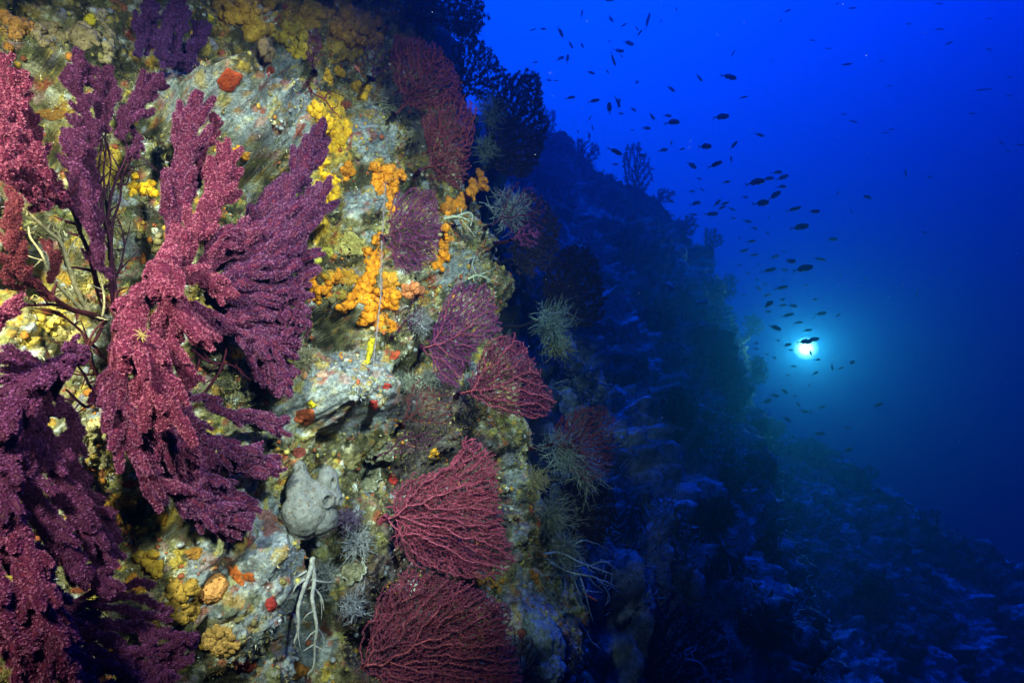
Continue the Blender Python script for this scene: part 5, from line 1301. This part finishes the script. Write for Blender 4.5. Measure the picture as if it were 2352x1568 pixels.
F_DARK = tinted(M_FISH, 'dark_fish_skin', (.055, .065, .05)); F_LIT_GREEN = tinted(M_FISH, 'lit_green_fish_skin', (.13, .17, .05)); F_LIT_PALE = tinted(M_FISH, 'lit_pale_fish_skin', (.42, .45, .42)); F_RED = tinted(M_FISH, 'red_fish_skin', (.50, .12, .10))  # green and pale skins carry the light that falls on those fish
protos = {}
for key, a in {'oval0': (.34, 0), 'oval1': (.36, 1), 'oval2': (.33, -1), 'mid0': (.27, .3), 'mid1': (.26, -.5), 'slim0': (.17, .2, True, .09), 'slim1': (.16, -.5, True, .09)}.items():
    for nm, mt in (('d', F_DARK), ('g', F_LIT_GREEN), ('p', F_LIT_PALE)):
        pass
    o = fish_mesh('fish', *a); protos[key] = o.data
    bpy.data.objects.remove(o)
def fish_data(key, m):
    kk = key + m.name
    if kk not in protos:
        d = protos[key].copy(); d.materials.clear(); d.materials.append(m); protos[kk] = d
    return protos[kk]
# where each fish is seen: crop, x, y, length, nose angle (0 = towards open water, 180 = towards the cliff), flags
FISH = '''7 185 145 60 -65|7 104 135 32 0|7 57 140 35 20 s|7 285 67 35 80|7 232 204 38 -50|7 286 207 36 -75|7 67 288 30 0|7 183 270 42 5|7 218 272 40 80|7 418 85 42 -65|7 475 120 45 40 s|7 587 105 84 76 s|7 549 158 50 55 s|7 410 193 20 30
7 499 199 55 -4|7 453 236 55 0|7 427 270 65 -62 g|7 325 335 42 -25|7 402 329 30 -60 s|7 535 382 34 35|7 131 371 30 0|7 165 373 25 0 s|7 230 451 48 5|7 339 466 58 15|7 411 503 60 90|7 449 467 56 -60|7 455 478 44 80|7 521 505 36 -20|7 462 525 30 0|7 605 537 45 -25|7 680 533 38 -15 f|7 705 562 70 10|7 580 592 45 0
7 516 601 18 -30|7 320 548 26 50|7 332 585 26 -60 f|7 319 623 32 -85|7 268 610 20 90|7 290 693 36 -35 g|7 437 697 75 -20 g|7 825 357 48 -45|7 960 354 80 -8|7 695 409 45 -25|7 925 540 75 5|7 1028 450 48 15 s|7 1103 622 48 -15|7 852 676 70 8|7 984 673 55 50|7 658 692 46 0|7 698 662 30 80|7 744 689 30 15|7 559 717 50 0|7 437 758 32 -10|7 790 760 55 -40 g
7 899 760 75 25|7 974 738 36 90|7 1187 794 50 5|7 1145 823 50 0|7 1208 820 58 20|7 1085 839 85 8|7 1208 860 45 0|7 951 840 42 15|7 825 823 28 -20|7 1038 909 34 0|7 1172 903 72 32|7 1115 937 76 12|7 703 886 28 5|7 792 882 30 0|7 836 873 30 -30|7 808 938 50 12|7 908 938 50 45|7 940 940 46 15|7 928 960 44 30|7 690 928 44 -8 g|7 796 989 42 -5|7 879 987 62 0|7 976 963 40 -15
7 1260 966 62 15|7 1352 976 75 10|7 1046 1021 42 -10|7 1082 1051 36 -15|7 1287 1048 72 8|7 980 1007 28 0|7 1139 1074 24 -40|7 1148 1003 20 80|7 1611 910 54 170|7 1464 895 34 55 s|7 1437 1103 52 0|7 1064 1114 48 10 f|7 1028 1157 50 15|7 1075 1177 44 10|7 1007 1095 24 -20|7 1172 1185 44 20|7 1215 1160 20 0|7 1241 1205 70 5|7 1379 1195 50 -15|7 1303 1238 82 10|7 1146 1247 64 15 g
7 1216 1243 36 -20|7 1008 1222 24 0|7 1050 1260 26 0|7 1095 1220 20 0|7 1212 1292 24 10|7 1090 1290 24 0|7 1128 1308 30 0|7 1202 1327 60 10 g|7 1314 1314 26 0|7 1100 1328 36 -30|7 1136 1362 40 15|7 1138 1405 74 20 g|7 1207 1382 34 10|7 1209 1408 44 8|7 1257 1410 52 -4|7 1358 1380 28 0|7 1233 1453 54 15|7 1384 1446 50 10|7 1352 1466 24 15|7 1465 1455 28 40
7 1140 1437 30 0|7 1282 1487 38 5 f|7 1172 1509 62 -20|7 1325 1523 40 10|7 1030 1360 25 0|7 678 1317 92 -15 p|7 832 1397 66 8 p|7 735 1210 32 5 p|7 410 960 44 -60 g|7 620 1220 34 10 g
7 1229 54 55 30 s|7 1461 20 30 25 s|7 1527 39 48 5 s|7 1930 17 45 0 s|7 2160 88 28 0 s|7 1790 112 35 0 s|7 1930 135 45 -10 s|7 1973 203 52 25 s|7 1501 299 60 10 s|7 1343 187 38 0 s|7 1664 281 35 0 s|7 2120 416 50 0 s|7 2155 412 40 0 s|7 2250 443 30 0 s|7 2080 525 38 0 s|7 1533 560 48 -15 s|7 1780 805 50 88 s|7 1524 967 36 -60 s|7 1710 597 30 0 s|7 1680 613 34 5 s|7 1490 527 36 -8 s|7 1860 1070 36 -20 s|7 1885 815 34 -30 s
7 2247 695 30 -20 s|7 2216 655 40 -25 s|7 2303 668 38 -5 s|7 1200 100 30 50 s|7 1165 283 20 60 s|7 981 250 36 60 s|7 1985 1250 30 0 s|7 1600 1105 25 -20 s|7 1590 1280 30 0 s|7 1480 1265 28 -80 s|7 1830 1360 40 80 s|7 2310 1205 30 0 s|7 1700 395 34 0 s|7 1420 225 30 0 s|7 2255 357 36 5 s|7 720 40 26 -75 s|7 650 100 24 80 s|7 405 2 54 0|7 538 130 34 -60 s|7 466 258 26 -45 s|7 2160 228 36 0 s
8 1329 62 30 95|8 1360 90 36 5|8 1302 7 64 0|8 1338 -2 56 10|8 1238 46 24 0 f|8 1218 22 48 10|8 1178 2 22 0|8 1090 126 50 8|8 1088 150 50 5|8 1078 14 24 0|8 1077 40 30 0|8 1427 120 40 -70|8 1465 128 34 22|8 1511 104 56 14|8 1350 153 30 35|8 1248 119 26 0|8 1222 160 24 0|8 1162 80 24 -30|8 1128 64 20 0 f|8 1064 212 26 -40
8 1205 230 44 -35|8 1165 253 42 -12|8 1131 281 54 20|8 1269 291 36 -35|8 1297 326 40 0|8 1330 327 24 -80|8 1377 308 36 25|8 1217 359 54 -25|8 1366 428 56 0|8 1496 400 34 0|8 1500 503 52 20|8 1632 296 54 15|8 1245 440 36 -40|8 1352 512 26 20|8 2115 240 28 0 s|8 2250 510 34 20 s|8 1945 500 30 0 s|8 1322 208 16 80|8 1240 205 14 0|8 1190 607 52 0 p|8 665 270 36 -50 p|8 1255 255 22 0 f'''
LAND = [(1255, 70, 'by the cliff-top black fans'), (1440, 60, 'high up in the brightest water'), (1290, 160, 'seaward of the tall black fan'), (1400, 130, 'in bright water over the reef'), (1345, 250, 'between black fan and reef crest'),
        (1430, 240, 'well above the reef pinnacle'), (1500, 290, 'above the pinnacle, seaward side'), (1380, 345, 'beside the notch before the pinnacle'), (1620, 190, 'in open water above the school'), (1630, 330, 'over the crest past the pinnacle'),
        (1545, 345, 'just seaward of the pinnacle'), (1590, 420, 'close over the notched crest'), (1640, 475, 'low over the crest, below the notch'), (1780, 405, 'in the tight school over the crest'), (1740, 460, 'trailing the tight school'),
        (1860, 480, 'seaward of the tight school'), (1740, 540, 'off the top of the steep reef edge'), (1790, 590, 'halfway between school and torch'), (1850, 610, 'in the line of fish above the torch'), (1735, 640, 'against the steep reef edge'),
        (1795, 665, 'above the torch glow, reef side'), (1880, 690, 'above the torch glow, seaward side'), (1800, 715, 'at the upper rim of the torch glow'), (1770, 760, 'at the reef-side rim of the glow'), (1855, 790, 'in the white heart of the torch glow'),
        (1740, 850, 'between reef edge and torch'), (1800, 870, 'under the torch, in turquoise light'), (1940, 840, 'seaward of the torch'), (1780, 915, 'below the torch by the reef edge'), (1860, 950, 'deep below the torch'), (1950, 1010, 'over the lower ridge'),
        (1540, 660, 'against the dark slope'), (1800, 30, 'far out near the surface glow'), (1950, 50, 'in outer open water, high up'), (2150, 60, 'at the outer limit of view, high up'), (1900, 140, 'in mid outer water, upper part'), (2150, 110, 'faint in the outer upper water'),
        (1940, 280, 'faint in mid outer water'), (2270, 200, 'at the outer dim rim, upper part'), (2290, 330, 'at the outer dim rim, middle part'), (2090, 400, 'in dim water between school and outer rim'), (1950, 490, 'in dim water seaward of the school'), (2110, 560, 'in deep dim outer water'), (2250, 640, 'in the darkest outer water'), (2250, 950, 'deep in the dark outer water'), (1960, 640, 'in dim water above and seaward of the torch')]
rows = []
for ln in FISH.split('\n'):
    for it in ln.split('|'):
        q = it.split(); u, v = t2(int(q[0]), float(q[1]), float(q[2])); rows.append([u, v, float(q[3]) * .5, float(q[4]), q[5] if len(q) > 5 else ''])
def phrase(a):
    a = (a + 180) % 360 - 180
    if a > 110 or a < -110: return 'facing the cliff'
    if a > 65: return 'pointing straight up'
    if a > 22: return 'climbing steeply'
    if a > 7: return 'tilted nose up'
    if a < -65: return 'diving straight down'
    if a < -30: return 'diving steeply'
    if a < -7: return 'tilted nose down'
    return 'swimming level'
ORD = ['', 'second', 'third', 'fourth', 'fifth', 'sixth', 'seventh', 'eighth', 'ninth', 'tenth', 'eleventh', 'twelfth', 'thirteenth', 'fourteenth']
rg = np.random.default_rng(77); by = {}
for i, (u, v, ln, a, fl) in enumerate(rows):
    k = min(range(len(LAND)), key=lambda j: (LAND[j][0] - u) ** 2 + ((LAND[j][1] - v) * 1.2) ** 2)
    size = 'tiny' if ln < 13 else 'small' if ln < 20 else 'mid-sized' if ln < 29 else 'large'
    tone = {'g': 'greenish', 'p': 'pale', 'f': 'hazy'}.get(fl[:1], 'faint slender' if fl == 's' and u > 1760 else 'slender dark' if fl == 's' else 'dark')
    by.setdefault((f'{size} {tone} fish {phrase(a)}', LAND[k][2]), []).append((v, i))
labels = {}
for (head, where), lst in by.items():
    lst.sort()
    for r_, (v, i) in enumerate(lst):
        if len(lst) == 1: labels[i] = f'{head}, {where}'
        else:
            o_ = 'topmost' if r_ == 0 else 'lowest' if r_ == len(lst) - 1 else ORD[r_] + ' highest'
            labels[i] = f'{o_} {head}, {where}'
for i, (u, v, ln, a, fl) in enumerate(rows):
    slim = fl == 's'
    if slim and u > 1760: d = rg.uniform(6.5, 9.5)
    elif slim: d = rg.uniform(4.5, 7)
    else: d = min(9.5, max(2.9, .115 / (ln / FPX) * rg.uniform(.9, 1.1)))
    if fl == 'f': d = max(d, 6.5)
    if 1700 < u < 2000 and 680 < v < 1010: d = min(d, 5.6)
    hit_s = slope_hit(u, v)
    if hit_s is not None: d = min(d, hit_s.y - .5)
    yaw = rg.uniform(-.45, .45) * (1 if not slim else .6)
    L_ = ln / FPX * d / (math.cos(yaw) * .98)
    ar = math.radians(a)
    X = Vector((math.cos(ar) * math.cos(yaw), math.sin(yaw), math.sin(ar) * math.cos(yaw)))
    up = Vector((0, 0, 1)) if abs(math.sin(ar)) < .9 else Vector((-1 if i % 2 else 1, 0, .2))
    Y = up.cross(X).normalized(); Z = X.cross(Y)
    R = Matrix((X, Y, Z)).transposed()
    roll = Matrix.Rotation(rg.uniform(-.25, .25), 3, 'X')
    key = rg.choice(['slim0', 'slim1']) if slim else rg.choice(['oval0', 'oval1', 'oval2', 'mid0', 'mid1', 'mid0'])
    m = {'g': F_LIT_GREEN, 'p': F_LIT_PALE}.get(fl[:1], F_DARK)
    o = bpy.data.objects.new('fish', fish_data(key, m)); C.objects.link(o)
    o.matrix_world = Matrix.Translation(P(u, v, d)) @ (R @ roll).to_4x4() @ Matrix.Scale(L_, 4)
    tag(o, labels[i], 'fish', 'slender fish far out in open water' if slim else 'school of small fish over the reef')
def single_fish(label, u, v, d, ln, a, m, key='slim0'):
    L_ = ln / FPX * d; ar = math.radians(a); X = Vector((math.cos(ar), -.15, math.sin(ar))).normalized(); Y = Vector((0, 0, 1)).cross(X).normalized(); Z = X.cross(Y)
    o = bpy.data.objects.new('fish', fish_data(key, m)); C.objects.link(o)
    o.matrix_world = Matrix.Translation(P(u, v, d)) @ Matrix((X, Y, Z)).transposed().to_4x4() @ Matrix.Scale(L_, 4); tag(o, label, 'fish')
single_fish('small rosy slender fish hovering by the bryozoan branches near the cliff foot', 1357, 1371, 1.75, 34, -25, F_RED)
single_fish('small red and white fish perched on the sponge under the dull violet fan', 822, 160, depth0(822, 160) - .09, 26, 130, F_RED)
print('fish', len(rows), round(time.time() - T0, 1))

# drifting particles lit by what light there is
bv, bf = ICO[1]; N = 900
u = np.where(RNG.uniform(size=N) < .6, RNG.uniform(1150, 2400, N), RNG.uniform(0, 2400, N)); v = RNG.uniform(-20, 1600, N); d = RNG.uniform(.55, 3.2, N)
c = np.stack([(u - 1176) / FPX * d, d, (784 - v) / FPX * d], 1); wall_d = np.array([depth0(a, b) if a < 1250 else 9 for a, b in zip(u, v)])
c = c[d < wall_d - .25]; N = len(c); rr = RNG.gamma(2, .00014, N).clip(.00015, .0007)
vv = c[:, None, :] + bv[None] * rr[:, None, None] * RNG.uniform(.6, 1.3, (N, 1, 3))
tag(mesh_np('drifting_specks', vv.reshape(-1, 3), tris=(bf[None] + (np.arange(N) * len(bv))[:, None, None]).reshape(-1, 3), col=np.full((N * len(bv), 3), .8), mat=M_TWIG), kind='stuff')

# ------------------------------------------------------------------ the water between: one even volume
HZ = np.array([(x, y, z) for x in (-6, 18) for y in (-4, 15) for z in (-13, 14)], dtype=float)
haze = mesh_np('haze', HZ, quads=[(0, 1, 3, 2), (4, 6, 7, 5), (0, 4, 5, 1), (2, 3, 7, 6), (0, 2, 6, 4), (1, 5, 7, 3)], smooth=False)
m = bpy.data.materials.new('sea_water'); m.use_nodes = True
m.node_tree.nodes.remove(m.node_tree.nodes['Principled BSDF'])
pv = m.node_tree.nodes.new('ShaderNodeVolumePrincipled')
pv.inputs['Color'].default_value = (.008, .045, .085, 1)
pv.inputs['Absorption Color'].default_value = (.22, .68, .88, 1)
pv.inputs['Density'].default_value = .38
pv.inputs['Anisotropy'].default_value = .75
m.node_tree.links.new(pv.outputs[0], m.node_tree.nodes['Material Output'].inputs['Volume'])
haze.data.materials.append(m)
tag(haze, kind='stuff')
print('script', round(time.time() - T0, 1), 's', sum(len(o.data.polygons) for o in SC.objects if o.type == 'MESH'), 'faces')
